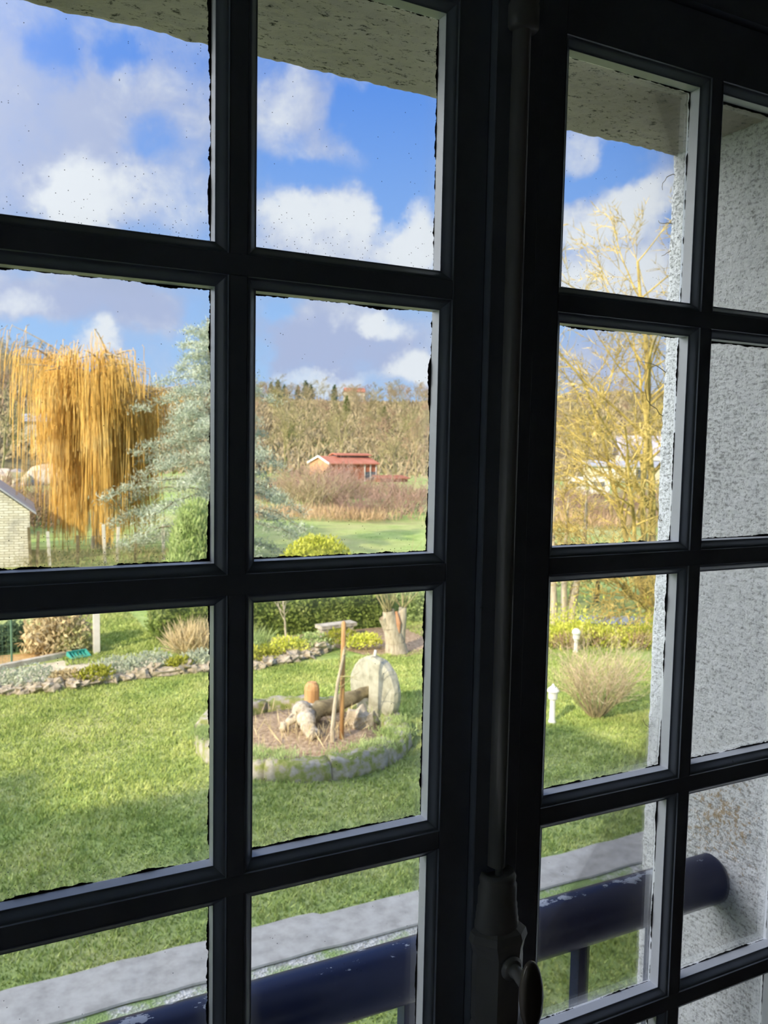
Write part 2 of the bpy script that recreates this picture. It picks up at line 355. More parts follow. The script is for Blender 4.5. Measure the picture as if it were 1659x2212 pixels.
    t.links.new(m3.outputs[0], out.inputs[0]); return m
M_GLASS = glass_mat()

def render_mat():
    """white roughcast with black algae specks; ochre rust and lichen round the rail"""
    m, t, b, out = new_mat('white_roughcast'); g = t.nodes.new('ShaderNodeNewGeometry'); wp = g.outputs['Position']
    big = tnoise(t, wp, 3.0, 4); grain = tnoise(t, wp, 150, 4, 0.6)
    st = t.nodes.new('ShaderNodeMapping'); st.inputs['Scale'].default_value = (1, 0.75, 1); t.links.new(wp, st.inputs[0])
    sp = tnoise(t, st.outputs[0], 150, 6, 0.78); sp2 = tnoise(t, st.outputs[0], 62, 6, 0.72)
    c = ramp(t, big.outputs['Fac'], [(0.3, (0.70, 0.725, 0.75)), (0.7, (0.80, 0.825, 0.845))])
    thr = ramp(t, big.outputs['Fac'], [(0.30, (0.0, 0, 0)), (0.7, (0.075, 0.075, 0.075))])
    s1 = ramp(t, tmath(t, 'ADD', sp.outputs['Fac'], thr), [(0.545, (0, 0, 0)), (0.63, (1, 1, 1))])
    c = tmix(t, tmath(t, 'MULTIPLY', s1, 0.72), c, (0.10, 0.105, 0.10))
    s2 = ramp(t, sp2.outputs['Fac'], [(0.60, (0, 0, 0)), (0.66, (1, 1, 1))])
    c = tmix(t, tmath(t, 'MULTIPLY', s2, 0.5), c, (0.07, 0.07, 0.06))
    # lichen patch above and below the rail's end
    dv = t.nodes.new('ShaderNodeVectorMath'); dv.operation = 'DISTANCE'; t.links.new(wp, dv.inputs[0]); dv.inputs[1].default_value = (1.1, 0.235, OZ-0.585)
    near = ramp(t, dv.outputs['Value'], [(0.0, (1, 1, 1)), (0.21, (0, 0, 0))])
    ln = tnoise(t, wp, 95, 6, 0.72)
    lm = ramp(t, tmath(t, 'ADD', ln.outputs['Fac'], tmath(t, 'MULTIPLY', near, 0.225)), [(0.70, (0, 0, 0)), (0.745, (1, 1, 1))])
    c = tmix(t, tmath(t, 'MULTIPLY', lm, 0.85), c, (0.36, 0.24, 0.10))
    # the underside of the head has its own material, darkened for shade
    ns = t.nodes.new('ShaderNodeSeparateXYZ'); t.links.new(g.outputs['Position'], ns.inputs[0])
    t.links.new(c, b.inputs['Base Color']); b.inputs['Roughness'].default_value = 0.95; b.inputs['Specular IOR Level'].default_value = 0.1
    h = tmath(t, 'ADD', tmath(t, 'MULTIPLY', grain.outputs['Fac'], 0.5), tmath(t, 'MULTIPLY', sp2.outputs['Fac'], 0.6))
    bump(t, b, h, 0.9, 0.010); return m
M_ROUGH = render_mat()
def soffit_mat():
    m, t, b, out = new_mat('shade_toned_roughcast'); g = t.nodes.new('ShaderNodeNewGeometry')
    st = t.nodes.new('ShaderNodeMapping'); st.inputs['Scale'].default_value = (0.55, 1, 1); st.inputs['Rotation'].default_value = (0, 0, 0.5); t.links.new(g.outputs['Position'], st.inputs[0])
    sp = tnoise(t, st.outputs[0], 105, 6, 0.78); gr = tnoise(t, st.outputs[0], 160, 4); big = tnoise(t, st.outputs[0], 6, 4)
    c = ramp(t, big.outputs['Fac'], [(0.3, (0.32, 0.28, 0.26)), (0.7, (0.43, 0.38, 0.365))])  # shade of the underside put into the base colour; black specks are dirt
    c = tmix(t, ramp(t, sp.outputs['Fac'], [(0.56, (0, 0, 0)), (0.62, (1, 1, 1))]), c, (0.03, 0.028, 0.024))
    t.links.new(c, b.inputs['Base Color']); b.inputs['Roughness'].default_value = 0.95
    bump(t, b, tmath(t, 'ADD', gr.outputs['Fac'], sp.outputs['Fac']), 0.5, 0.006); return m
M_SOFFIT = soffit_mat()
def rail_mat():
    """navy paint, weathered pale on top and flaking"""
    m, t, b, out = new_mat('flaking_navy_paint'); g = t.nodes.new('ShaderNodeNewGeometry')
    st = t.nodes.new('ShaderNodeMapping'); st.inputs['Scale'].default_value = (0.45, 1, 1); t.links.new(g.outputs['Position'], st.inputs[0])
    n = tnoise(t, st.outputs[0], 26, 6, 0.68); f = tnoise(t, g.outputs['Position'], 170, 3, 0.6)
    ns = t.nodes.new('ShaderNodeSeparateXYZ'); t.links.new(g.outputs['Normal'], ns.inputs[0])
    up = tmath(t, 'MULTIPLY', tmath(t, 'POWER', tmath(t, 'MAXIMUM', ns.outputs[2], 0.0), 6.0), 0.15)
    chip = ramp(t, tmath(t, 'ADD', n.outputs['Fac'], up), [(0.695, (0, 0, 0)), (0.705, (1, 1, 1))])
    dots = ramp(t, f.outputs['Fac'], [(0.735, (0, 0, 0)), (0.76, (1, 1, 1))])
    c = tmix(t, tmath(t, 'MAXIMUM', chip, tmath(t, 'MULTIPLY', dots, 0.5)), (0.0025, 0.009, 0.048), (0.30, 0.33, 0.40))
    t.links.new(c, b.inputs['Base Color']); b.inputs['Roughness'].default_value = 0.36; b.inputs['Specular IOR Level'].default_value = 0.3
    bump(t, b, chip, 0.4, 0.001); return m
M_RAIL = rail_mat()
def grass_mat(name, cols, hue=0.5):
    m, t, b, out = new_mat(name); g = t.nodes.new('ShaderNodeNewGeometry'); wp = g.outputs['Position']
    a = tnoise(t, wp, 0.9, 4); c2 = tnoise(t, wp, 9, 5, 0.7); c3 = tnoise(t, wp, 60, 4, 0.7)
    c = ramp(t, tmath(t, 'ADD', tmath(t, 'MULTIPLY', a.outputs['Fac'], 0.45), tmath(t, 'MULTIPLY', c2.outputs['Fac'], 0.55)), [(0.38, cols[0]), (0.5, cols[1]), (0.61, cols[2])])
    if not hue: c = tmix(t, ramp(t, tnoise(t, wp, 0.11, 4, 0.6).outputs['Fac'], [(0.45, (0, 0, 0)), (0.62, (0.6, 0.6, 0.6))]), c, (0.50, 0.43, 0.22))
    k = tmath(t, 'MULTIPLY_ADD', c3.outputs['Fac'], 0.9); k.node.inputs[2].default_value = 0.55
    if hue:
        f = tmath(t, 'MULTIPLY_ADD', g.outputs['Random Per Island'], hue); f.node.inputs[2].default_value = 1-hue/2; k = tmath(t, 'MULTIPLY', k, f)
    mm = t.nodes.new('ShaderNodeVectorMath'); mm.operation = 'SCALE'; t.links.new(c, mm.inputs[0]); t.links.new(k, mm.inputs['Scale'])
    t.links.new(mm.outputs[0], b.inputs['Base Color']); b.inputs['Roughness'].default_value = 0.9; b.inputs['Specular IOR Level'].default_value = 0.15
    bump(t, b, tmath(t, 'ADD', c2.outputs['Fac'], tmath(t, 'MULTIPLY', c3.outputs['Fac'], 0.4)), 0.7, 0.06); return m
M_GROUND = grass_mat('meadow_turf', [(0.22, 0.32, 0.08), (0.36, 0.48, 0.13), (0.50, 0.58, 0.22)], 0)
M_BLADE = grass_mat('lawn_blades', [(0.26, 0.37, 0.09), (0.46, 0.55, 0.16), (0.66, 0.70, 0.26)], 0.6)
M_STONE = speck('pale_limestone', [(0.3, (0.32, 0.29, 0.23)), (0.5, (0.48, 0.44, 0.36)), (0.7, (0.60, 0.56, 0.48))], 5, 0.9, 0.5, 0.03, 8)
M_KERB = speck('kerb_stone', [(0.3, (0.30, 0.285, 0.25)), (0.5, (0.40, 0.38, 0.335)), (0.7, (0.47, 0.45, 0.40))], 7, 0.9, 0.12, 0.01, 9)
M_FIELD = speck('beige_fieldstone', [(0.3, (0.28, 0.23, 0.16)), (0.5, (0.46, 0.39, 0.29)), (0.7, (0.60, 0.53, 0.42))], 9, 0.9, 0.5, 0.02, 8)
M_GRANITE = speck('lichened_granite', [(0.3, (0.24, 0.22, 0.18)), (0.48, (0.46, 0.42, 0.34)), (0.7, (0.62, 0.58, 0.50))], 7, 0.9, 0.5, 0.02, 8)
M_MILL = speck('worn_millstone', [(0.3, (0.22, 0.21, 0.15)), (0.5, (0.38, 0.37, 0.28)), (0.7, (0.48, 0.46, 0.37))], 5, 0.9, 0.4, 0.02, 8)
M_SOIL = speck('leafy_soil', [(0.3, (0.18, 0.12, 0.07)), (0.5, (0.38, 0.27, 0.17)), (0.7, (0.54, 0.42, 0.29))], 14, 0.95, 0.7, 0.05, 8)
M_DIRT = speck('pale_dirt', [(0.3, (0.38, 0.33, 0.20)), (0.5, (0.58, 0.51, 0.36)), (0.7, (0.68, 0.62, 0.47))], 6, 0.95, 0.5, 0.03, 8)
M_WOODY = speck('weathered_timber', [(0.3, (0.10, 0.08, 0.05)), (0.5, (0.22, 0.18, 0.10)), (0.7, (0.34, 0.28, 0.17))], 6, 0.9, 0.6, 0.03, 6)
M_FRESH = speck('orange_timber', [(0.3, (0.38, 0.20, 0.08)), (0.6, (0.58, 0.34, 0.15)), (0.8, (0.66, 0.42, 0.22))], 4, 0.75, 0.2, 0.01, 5, sc=(6, 6, 0.6))
M_BARK = speck('pale_bark', [(0.3, (0.30, 0.25, 0.18)), (0.5, (0.50, 0.43, 0.32)), (0.7, (0.64, 0.57, 0.44))], 5, 0.9, 0.6, 0.03, 6, sc=(4, 4, 1))
M_TWIG = speck('bare_twigs', [(0.3, (0.31, 0.25, 0.14)), (0.7, (0.46, 0.38, 0.23))], 0.6, 0.9, hue=0.5)
M_TWIG2 = speck('olive_twigs', [(0.3, (0.28, 0.25, 0.12)), (0.7, (0.43, 0.38, 0.19))], 0.6, 0.9, hue=0.5)
M_TWIG3 = speck('russet_twigs', [(0.3, (0.30, 0.20, 0.12)), (0.7, (0.44, 0.30, 0.20))], 0.6, 0.9, hue=0.5)
M_PURPLE = speck('purple_brown_stems', [(0.3, (0.30, 0.19, 0.15)), (0.7, (0.46, 0.31, 0.25))], 0.8, 0.9, hue=0.6)
M_WILLOW = foliage('golden_willow_shoots', [(0.3, (0.66, 0.40, 0.09)), (0.5, (0.82, 0.55, 0.16)), (0.7, (0.88, 0.68, 0.28))], 0.9, 0.5, 0.2)
M_CEDAR = foliage('blue_cedar_needles', [(0.3, (0.32, 0.38, 0.29)), (0.5, (0.50, 0.56, 0.44)), (0.7, (0.66, 0.70, 0.58))], 1.6, 0.7, 0.15)
M_LICHEN = foliage('lichen_yellow_branches', [(0.3, (0.30, 0.23, 0.10)), (0.5, (0.58, 0.45, 0.14)), (0.62, (0.74, 0.58, 0.20))], 3.0, 0.5, 0.1)
M_LIME = foliage('bright_green_foliage', [(0.3, (0.30, 0.40, 0.13)), (0.5, (0.44, 0.54, 0.22)), (0.7, (0.57, 0.65, 0.33))], 2.0, 0.7)
M_YELLOW = foliage('yellow_green_leaves', [(0.3, (0.44, 0.50, 0.06)), (0.5, (0.68, 0.70, 0.12)), (0.7, (0.80, 0.80, 0.24))], 2.5, 0.6)
M_HEDGE = foliage('hedge_leaves', [(0.3, (0.13, 0.18, 0.04)), (0.5, (0.26, 0.34, 0.08)), (0.7, (0.40, 0.46, 0.16))], 2.2, 0.7)
M_DARKLEAF = foliage('dark_green_leaves', [(0.3, (0.06, 0.10, 0.05)), (0.6, (0.13, 0.20, 0.10))], 2.0, 0.6)
M_SILVER = foliage('silver_leaves', [(0.3, (0.38, 0.42, 0.30)), (0.6, (0.58, 0.62, 0.46))], 4.0, 0.6)
M_MOSS = foliage('mossy_mat', [(0.3, (0.28, 0.30, 0.04)), (0.6, (0.46, 0.46, 0.07))], 6.0, 0.5)
M_STRAW = foliage('straw_stems', [(0.3, (0.52, 0.42, 0.22)), (0.6, (0.72, 0.60, 0.36))], 3.0, 0.6, 0.2)
M_WHITE = speck('white_paint', [(0.3, (0.78, 0.78, 0.74)), (0.7, (0.86, 0.86, 0.82))], 5, 0.5)
M_CONCRETE = speck('white_concrete', [(0.3, (0.68, 0.64, 0.56)), (0.7, (0.80, 0.77, 0.70))], 8, 0.85, 0.2, 0.01)
M_BLACK = speck('black_iron', [(0.3, (0.02, 0.02, 0.02)), (0.7, (0.05, 0.05, 0.05))], 8, 0.6)
M_TEAL = speck('teal_plastic', [(0.3, (0.05, 0.36, 0.30)), (0.7, (0.10, 0.50, 0.42))], 8, 0.4)
M_GREENWIRE = speck('green_coated_steel', [(0.3, (0.10, 0.20, 0.12)), (0.7, (0.16, 0.28, 0.18))], 8, 0.5)
M_WATER = speck('grey_water', [(0.3, (0.26, 0.30, 0.36)), (0.7, (0.40, 0.44, 0.50))], 0.6, 0.25)
M_REDTILE = speck('red_roof', [(0.3, (0.44, 0.15, 0.09)), (0.7, (0.58, 0.24, 0.16))], 0.7, 0.85)
M_REDWALL = speck('red_boarding', [(0.3, (0.36, 0.12, 0.07)), (0.7, (0.46, 0.17, 0.10))], 0.6, 0.85)
M_ORANGE = speck('sunlit_orange_gable', [(0.3, (0.50, 0.26, 0.14)), (0.7, (0.62, 0.36, 0.20))], 2.0, 0.9)  # barn gable: the sun's orange on the red wall put into the colour
M_SLATE = speck('grey_slate', [(0.3, (0.36, 0.37, 0.40)), (0.7, (0.50, 0.51, 0.54))], 1.5, 0.7)
M_LILAC = speck('pale_sheet_roof', [(0.3, (0.46, 0.44, 0.52)), (0.7, (0.58, 0.56, 0.62))], 0.5, 0.6)
M_CREAM = speck('cream_wall', [(0.3, (0.60, 0.54, 0.40)), (0.7, (0.76, 0.70, 0.54))], 0.7, 0.9)
M_PANE = speck('dark_pane', [(0.3, (0.05, 0.06, 0.08)), (0.7, (0.16, 0.20, 0.24))], 0.7, 0.2)
M_CLIFF = speck('pale_chalk', [(0.3, (0.52, 0.44, 0.34)), (0.7, (0.70, 0.62, 0.50))], 0.5, 0.95, 0.6, 0.3)
M_ROOM = speck('dim_room_plaster', [(0.3, (0.34, 0.34, 0.34)), (0.7, (0.40, 0.40, 0.40))], 2, 0.9)
M_BOARD = speck('dark_floor_boards', [(0.3, (0.10, 0.07, 0.05)), (0.7, (0.16, 0.11, 0.08))], 3, 0.6, sc=(1, 8, 1))
def masonry_mat():
    m, t, b, out = new_mat('coursed_rubble'); v = tmap(t, 'Object', (1, 1, 1))
    rot = t.nodes.new('ShaderNodeMapping'); rot.inputs['Rotation'].default_value = (math.radians(90), 0, 0); t.links.new(v, rot.inputs[0])
    wv = tnoise(t, v, 3, 4); ad = tmix(t, 0.08, rot.outputs[0], wv.outputs['Color'])
    br = t.nodes.new('ShaderNodeTexBrick'); t.links.new(ad, br.inputs[0]); br.inputs['Scale'].default_value = 1.0
    br.inputs['Brick Width'].default_value = 0.30; br.inputs['Row Height'].default_value = 0.085; br.inputs['Mortar Size'].default_value = 0.014; br.inputs['Mortar Smooth'].default_value = 0.6
    br.inputs['Color1'].default_value = (0.88, 0.84, 0.74, 1); br.inputs['Color2'].default_value = (0.72, 0.67, 0.55, 1); br.inputs['Mortar'].default_value = (0.34, 0.30, 0.18, 1)
    n = tnoise(t, v, 1.3, 5); c = tmix(t, ramp(t, n.outputs['Fac'], [(0.5, (0, 0, 0)), (0.68, (0.6, 0.6, 0.6))]), br.outputs['Color'], (0.24, 0.23, 0.22))
    t.links.new(c, b.inputs['Base Color']); b.inputs['Roughness'].default_value = 0.95; bump(t, b, br.outputs['Fac'], -0.5, 0.03); return m
M_MASON = masonry_mat()

# ================================================================ SETTING: ground, house, room
rng = np.random.default_rng(11)
def smooth_noise(h, w, rad, seed):
    r = np.random.default_rng(seed); a = r.normal(size=(h, w))
    for ax in (0, 1):
        k = np.exp(-0.5*(np.arange(-3*rad, 3*rad+1)/rad)**2); k /= k.sum()
        a = np.apply_along_axis(lambda v: np.convolve(np.pad(v, 3*rad, mode='wrap'), k, 'valid'), ax, a)
    return a/a.std()

# valley floor (one sheet) and the far hillside
gx = np.concatenate([np.linspace(-60, -4, 12), np.linspace(-3, 25, 57), np.linspace(30, 330, 31)]); gy = np.concatenate([np.linspace(-30, 4, 9), np.linspace(5, 40, 71), np.linspace(45, 200, 32)])
GX, GY = np.meshgrid(gx, gy)
GZ = np.where(GY > 21, 0.12*np.sin(GX*0.31)*np.sin(GY*0.23), 0.0)
GZ = GZ*np.clip((GY-21)/10, 0, 1)
nx, ny = len(gx), len(gy)
i, j = np.meshgrid(np.arange(ny-1), np.arange(nx-1), indexing='ij'); a = (i*nx+j).ravel()
gf = np.stack([a, a+1, a+nx+1, a+nx], 1)
obj('ground', (np.stack([GX, GY, GZ], -1), [gf]), M_GROUND, smooth=True, kind='structure', label='grass of the garden and the meadow beyond')

CAMX, CAMY = -0.2671, -0.9267
def hill_el(A):                                          # skyline of the bare hill, as an angle over azimuth
    return 0.056 + 0.030*np.exp(-((A-0.02)/0.13)**2) + 0.004*np.sin(A*9+1) + 0.008*np.exp(-((A-0.78)/0.12)**2)
def hill_z(A, r):
    top = hill_el(A)*400 + 4.6
    near = 0.35*np.exp(-((A-0.0)/0.16)**2)
    s = np.clip((r-(135-120*near))/(265+120*near), 0, 1); s = s*s*(3-2*s)*0.55 + s*0.45
    return s*top - 0.6
ha = np.linspace(-0.35, 1.25, 150); hr = np.linspace(88, 470, 64)
HA, HR = np.meshgrid(ha, hr)
HZ = hill_z(HA, np.minimum(HR, 400)) + 0.5*np.sin(HA*60)*np.sin(HR*0.09)*(HR > 150)
nx, ny = len(ha), len(hr); i, j = np.meshgrid(np.arange(ny-1), np.arange(nx-1), indexing='ij'); a = (i*nx+j).ravel()
def hill_mat():
    m, t, b, out = new_mat('scrubby_hillside'); g = t.nodes.new('ShaderNodeNewGeometry'); wp = g.outputs['Position']
    n1 = tnoise(t, wp, 0.02, 3); n2 = tnoise(t, wp, 0.35, 6, 0.75); n3 = tnoise(t, wp, 0.045, 2)
    c = ramp(t, n2.outputs['Fac'], [(0.32, (0.16, 0.13, 0.07)), (0.5, (0.33, 0.28, 0.15)), (0.66, (0.48, 0.42, 0.25))])
    c = tmix(t, ramp(t, n1.outputs['Fac'], [(0.52, (0, 0, 0)), (0.6, (0.75, 0.75, 0.75))]), c, (0.24, 0.30, 0.09))
    sp = t.nodes.new('ShaderNodeSeparateXYZ'); t.links.new(wp, sp.inputs[0])
    t.links.new(c, b.inputs['Base Color']); b.inputs['Roughness'].default_value = 1; b.inputs['Specular IOR Level'].default_value = 0
    bump(t, b, n2.outputs['Fac'], 1.0, 2.5); return m
obj('hill', (np.stack([CAMX+HR*np.sin(HA), CAMY+HR*np.cos(HA), HZ], -1), [np.stack([a, a+1, a+nx+1, a+nx], 1)]), hill_mat(), smooth=True, kind='structure', label='scrubby winter hillside across the valley')

# --- the house: facade with the window opening, an added taller wing to its left, inner shell of the room
def prism(poly, y0, y1):
    n = len(poly); V = [(x, y0, z) for x, z in poly] + [(x, y1, z) for x, z in poly]
    F4 = np.array([(k, (k+1) % n, n+(k+1) % n, n+k) for k in range(n)])
    return np.array(V, float), [F4, np.array([list(range(n))[::-1]]), np.array([list(range(n, 2*n))])]
HX0, HX1, HZ0, HZ1 = -0.345, 1.1, OZ-1.45, OZ+0.795          # window opening
Y0, Y1 = 0.05, 0.442
PROFILE = [(-2.6, 7.4), (9, 7.4)]
up = [(-2.6, OZ+1.0), (9, OZ+1.0)] + PROFILE[::-1]
wf = join(box(-2.6, HX0-0.02, Y0, Y1, 0, OZ+1.0), box(HX1+0.02, 9, Y0, Y1, 0, OZ+1.0), box(HX0-0.02, HX1+0.02, Y0, Y1, 0, HZ0), box(HX0-0.02, HX1+0.02, Y0, Y1, HZ1+0.03, OZ+1.0), prism(up, Y0, Y1))
wall = obj('wall_front', wf, M_ROUGH, kind='structure', label='white roughcast front wall of the house')
# added unseen wing, set back to the left, shaped to shade the near lawn
ADDED_WING = [(-30, 13.6), (-23.3, 13.6), (-23.29, 15.6), (-22.3, 15.6), (-22.29, 13.6), (-20, 13.9), (-12, 14.1), (-9.2, 12.3), (-7.5, 11.4), (-2.6, 11.2)]
obj('added_wing', prism([(-30, 0), (-2.6, 0)] + ADDED_WING[::-1], -3.4, -3.0), M_ROUGH, kind='structure', label='taller unseen wing added at the left to shade the lawn')
def roof_of(P_, y0, y1):
    n = len(P_); return np.array([(x, y0, z) for x, z in P_] + [(x, y1, z) for x, z in P_]), [np.array([(k, k+1, n+k+1, n+k) for k in range(n-1)])]
obj('roof', join(roof_of(PROFILE, -7.5, Y1), roof_of(ADDED_WING, -10, -3.0)), M_SLATE, kind='structure', label='roof over the room and the added wing')
# rough, slightly uneven reveal on the right (and left) and the soffit, with worn outer corners
def sweep(profile, s0, s1, step, amp, seed, place):
    pr_ = np.array(profile, float); d = np.r_[0, np.cumsum(np.linalg.norm(np.diff(pr_, axis=0), axis=1))]
    q = np.arange(0, d[-1], step); pp = np.stack([np.interp(q, d, pr_[:, 0]), np.interp(q, d, pr_[:, 1])], 1)
    tg = np.gradient(pp, axis=0); tg /= np.linalg.norm(tg, axis=1, keepdims=True); nm = np.stack([tg[:, 1], -tg[:, 0]], 1)
    s = np.arange(s0, s1+step, step); h = smooth_noise(len(s), len(q), 1, seed)*amp*0.7 + smooth_noise(len(s), len(q), 5, seed+1)*amp*0.45
    A = pp[None] + nm[None]*h[..., None]
    V = place(A[..., 0], A[..., 1], np.repeat(s[:, None], len(q), 1)); nq = len(q)
    i, j = np.meshgrid(np.arange(len(s)-1), np.arange(nq-1), indexing='ij'); a = (i*nq+j).ravel()
    return V.reshape(-1, 3), [np.stack([a, a+1, a+nq+1, a+nq], 1)]
arc = [(0.018*(1-math.cos(t)), 0.018*math.sin(t)) for t in np.linspace(0, math.pi/2, 6)]
pr_r = [(1.1, 0.04)] + [(1.1+x, Y1-0.012+z) for x, z in arc] + [(1.5, Y1+0.006)]
pr_l = [(HX0, 0.04)] + [(HX0-x, Y1-0.012+z) for x, z in arc] + [(HX0-0.4, Y1+0.006)]
obj('reveal', sweep(pr_r, HZ0, HZ1+0.45, 0.005, 0.0011, 3, lambda x, y, s: np.stack([x, y, s], -1)), M_ROUGH, wall, smooth=True)
obj('reveal', sweep(pr_l, HZ0, HZ1+0.45, 0.008, 0.0011, 5, lambda x, y, s: np.stack([x, y, s], -1)), M_ROUGH, wall, smooth=True)
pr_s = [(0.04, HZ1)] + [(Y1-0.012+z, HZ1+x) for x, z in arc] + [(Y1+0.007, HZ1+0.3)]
obj('soffit', sweep(pr_s, HX0-0.05, HX1+0.05, 0.005, 0.0013, 7, lambda y, z, s: np.stack([s, y, z], -1)), M_SOFFIT, wall, smooth=True, label='underside of the window head, its roughcast coloured darker for shade')
obj('sill', box(HX0-0.02, HX1+0.02, 0.05, Y1+0.06, HZ0-0.06, HZ0+0.012), M_STONE, wall)

# dim room behind the camera
RX0, RX1, RY0, RZ0, RZ1 = -2.4, 3.2, -4.6, OZ-1.45, OZ+1.15
obj('floor', box(RX0, RX1, RY0, 0.05, RZ0-0.12, RZ0), M_BOARD, kind='structure', label='dark boarded floor of the room')
obj('ceiling', box(RX0-.1, RX1+.1, RY0-.1, 0.05, RZ1, RZ1+0.12), M_ROOM, kind='structure', label='dim plaster ceiling of the room')
WY0, WY1, WZ0, WZ1 = -0.80, -0.12, OZ-0.85, OZ+0.95          # added unseen side window, lights the mouldings and the bolt
obj('wall_left', join(box(RX0-0.12, RX0, RY0-.1, WY0, RZ0-.12, RZ1), box(RX0-0.12, RX0, WY1, 0.05, RZ0-.12, RZ1), box(RX0-0.12, RX0, WY0, WY1, RZ0-.12, WZ0), box(RX0-0.12, RX0, WY0, WY1, WZ1, RZ1)), M_ROOM, kind='structure', label='dim plaster wall to the left with an added side window')
w3 = empty('added_window', (0, 0, 0), kind='structure', label='narrow window added in the left wall to light the mouldings')
obj('window_frame', join(box(RX0-.08, RX0-.03, WY0, WY0+.03, WZ0, WZ1), box(RX0-.08, RX0-.03, WY1-.03, WY1, WZ0, WZ1), box(RX0-.08, RX0-.03, WY0+.03, WY1-.03, WZ0, WZ0+.04), box(RX0-.08, RX0-.03, WY0+.03, WY1-.03, WZ1-.04, WZ1)), M_PAINT, w3)
obj('glass_pane', box(RX0-.058, RX0-.054, WY0+.03, WY1-.03, WZ0+.04, WZ1-.04), M_GLASS, w3)
obj('wall_right', box(RX1, RX1+0.12, RY0-.1, 0.05, RZ0-.12, RZ1), M_ROOM, kind='structure', label='dim plaster wall to the right')
obj('wall_back', box(RX0, RX1, RY0-0.12, RY0, RZ0-.12, RZ1), M_ROOM, kind='structure', label='dim plaster wall behind')
FX0, FX1, FZ1 = -0.375, 1.13, OZ+0.862                       # outline of the fixed frame
obj('wall_window', join(box(RX0, FX0, -0.02, 0.05, RZ0, RZ1), box(FX1, RX1, -0.02, 0.05, RZ0, RZ1), box(FX0, FX1, -0.02, 0.05, FZ1, RZ1)), M_ROOM, kind='structure', label='inner face of the wall round the window')
LX0, LXM, RXM, LX1 = -0.33, 0.3398, 0.3406, 1.07             # the two leaves
LZ0, LZ1 = OZ-1.40, OZ+0.8035
fr = empty('trim_1', (0, 0, 0), kind='structure', label='fixed frame the window leaves shut into')
obj('jamb', box(FX0, LX0-0.002, -0.012, 0.06, RZ0, FZ1), M_PAINT, fr)
obj('jamb', box(LX1+0.002, FX1, -0.012, 0.06, RZ0, FZ1), M_PAINT, fr)
obj('head', box(LX0-0.002, LX1+0.002, -0.012, 0.06, LZ1+0.0025, FZ1), M_PAINT, fr)
obj('threshold', box(LX0-0.002, LX1+0.002, -0.012, 0.06, RZ0, LZ0-0.002), M_PAINT, fr)

# --- the two glazed leaves
BARS = [OZ+0.3637, OZ+0.0, OZ-0.3624, OZ-0.7251]; HB = 0.0117
TOPE, BOTE = OZ+0.717, OZ-1.0875
TH = 0.042; GY0 = 0.027
PRF = [(0, 0), (0.0008, 0.0021), (0.0022, 0.0025)] + [(0.0022+0.0106*q, 0.0025+0.0084*(q*q*(3-2*q)*0.85+q*0.15)) for q in np.linspace(0.08, 1, 10)] + [(0.0131, 0.0114), (0.0134, 0.0275)] + [(0.0126, 0.0305), (0.004, TH), (0, TH)]
NBEAD = len(PRF)-5                # profile spans before the outer glazing bead
def strips(xa, xb, za, zb, seed):
    """four mitred moulding strips round one pane, keyed by side"""
    out = {}
    r = np.random.default_rng(seed)
    for side in 'LRBT':
        V = []
        for k, (t, y) in enumerate(PRF):
            m = 26; s = np.linspace(0, 1, m)
            wob = np.zeros(m)
            if k in (1, 2): wob = np.convolve(r.normal(size=m+4), np.ones(5)/5, 'valid')*0.00022   # thick old paint
            tt = t + wob
            if side == 'L': p = np.stack([xa+tt, np.full(m, y), za+t+(zb-za-2*t)*s], -1)
            elif side == 'R': p = np.stack([xb-tt, np.full(m, y), zb-t-(zb-za-2*t)*s], -1)
            elif side == 'B': p = np.stack([xb-t-(xb-xa-2*t)*s, np.full(m, y), za+tt], -1)
            else: p = np.stack([xa+t+(xb-xa-2*t)*s, np.full(m, y), zb-tt], -1)
            V.append(p)
        V = np.array(V); k, m = V.shape[:2]
        F = np.array([(a*m+b, (a+1)*m+b, (a+1)*m+b+1, a*m+b+1) for a in range(k-1) for b in range(m-1)])
        nb = (NBEAD)*(m-1); out[side] = (V.reshape(-1, 3), [F[:nb]]); out[side+'b'] = (V.reshape(-1, 3), [F[nb:]])
    return out
def ebox(x0, x1, z0, z1, y0=0.0, y1=TH, e=0.0009):
    """joinery member with slightly eased front arrises"""
    p = [(x0, y1), (x0, y0+e), (x0+e, y0), (x1-e, y0), (x1, y0+e), (x1, y1)]
    n = len(p); V = [(x, y, z0) for x, y in p] + [(x, y, z1) for x, y in p]
    return np.array(V, float), [np.array([(k, (k+1) % n, n+(k+1) % n, n+k) for k in range(n)]), np.array([list(range(n))[::-1]]), np.array([list(range(n, 2*n))])]
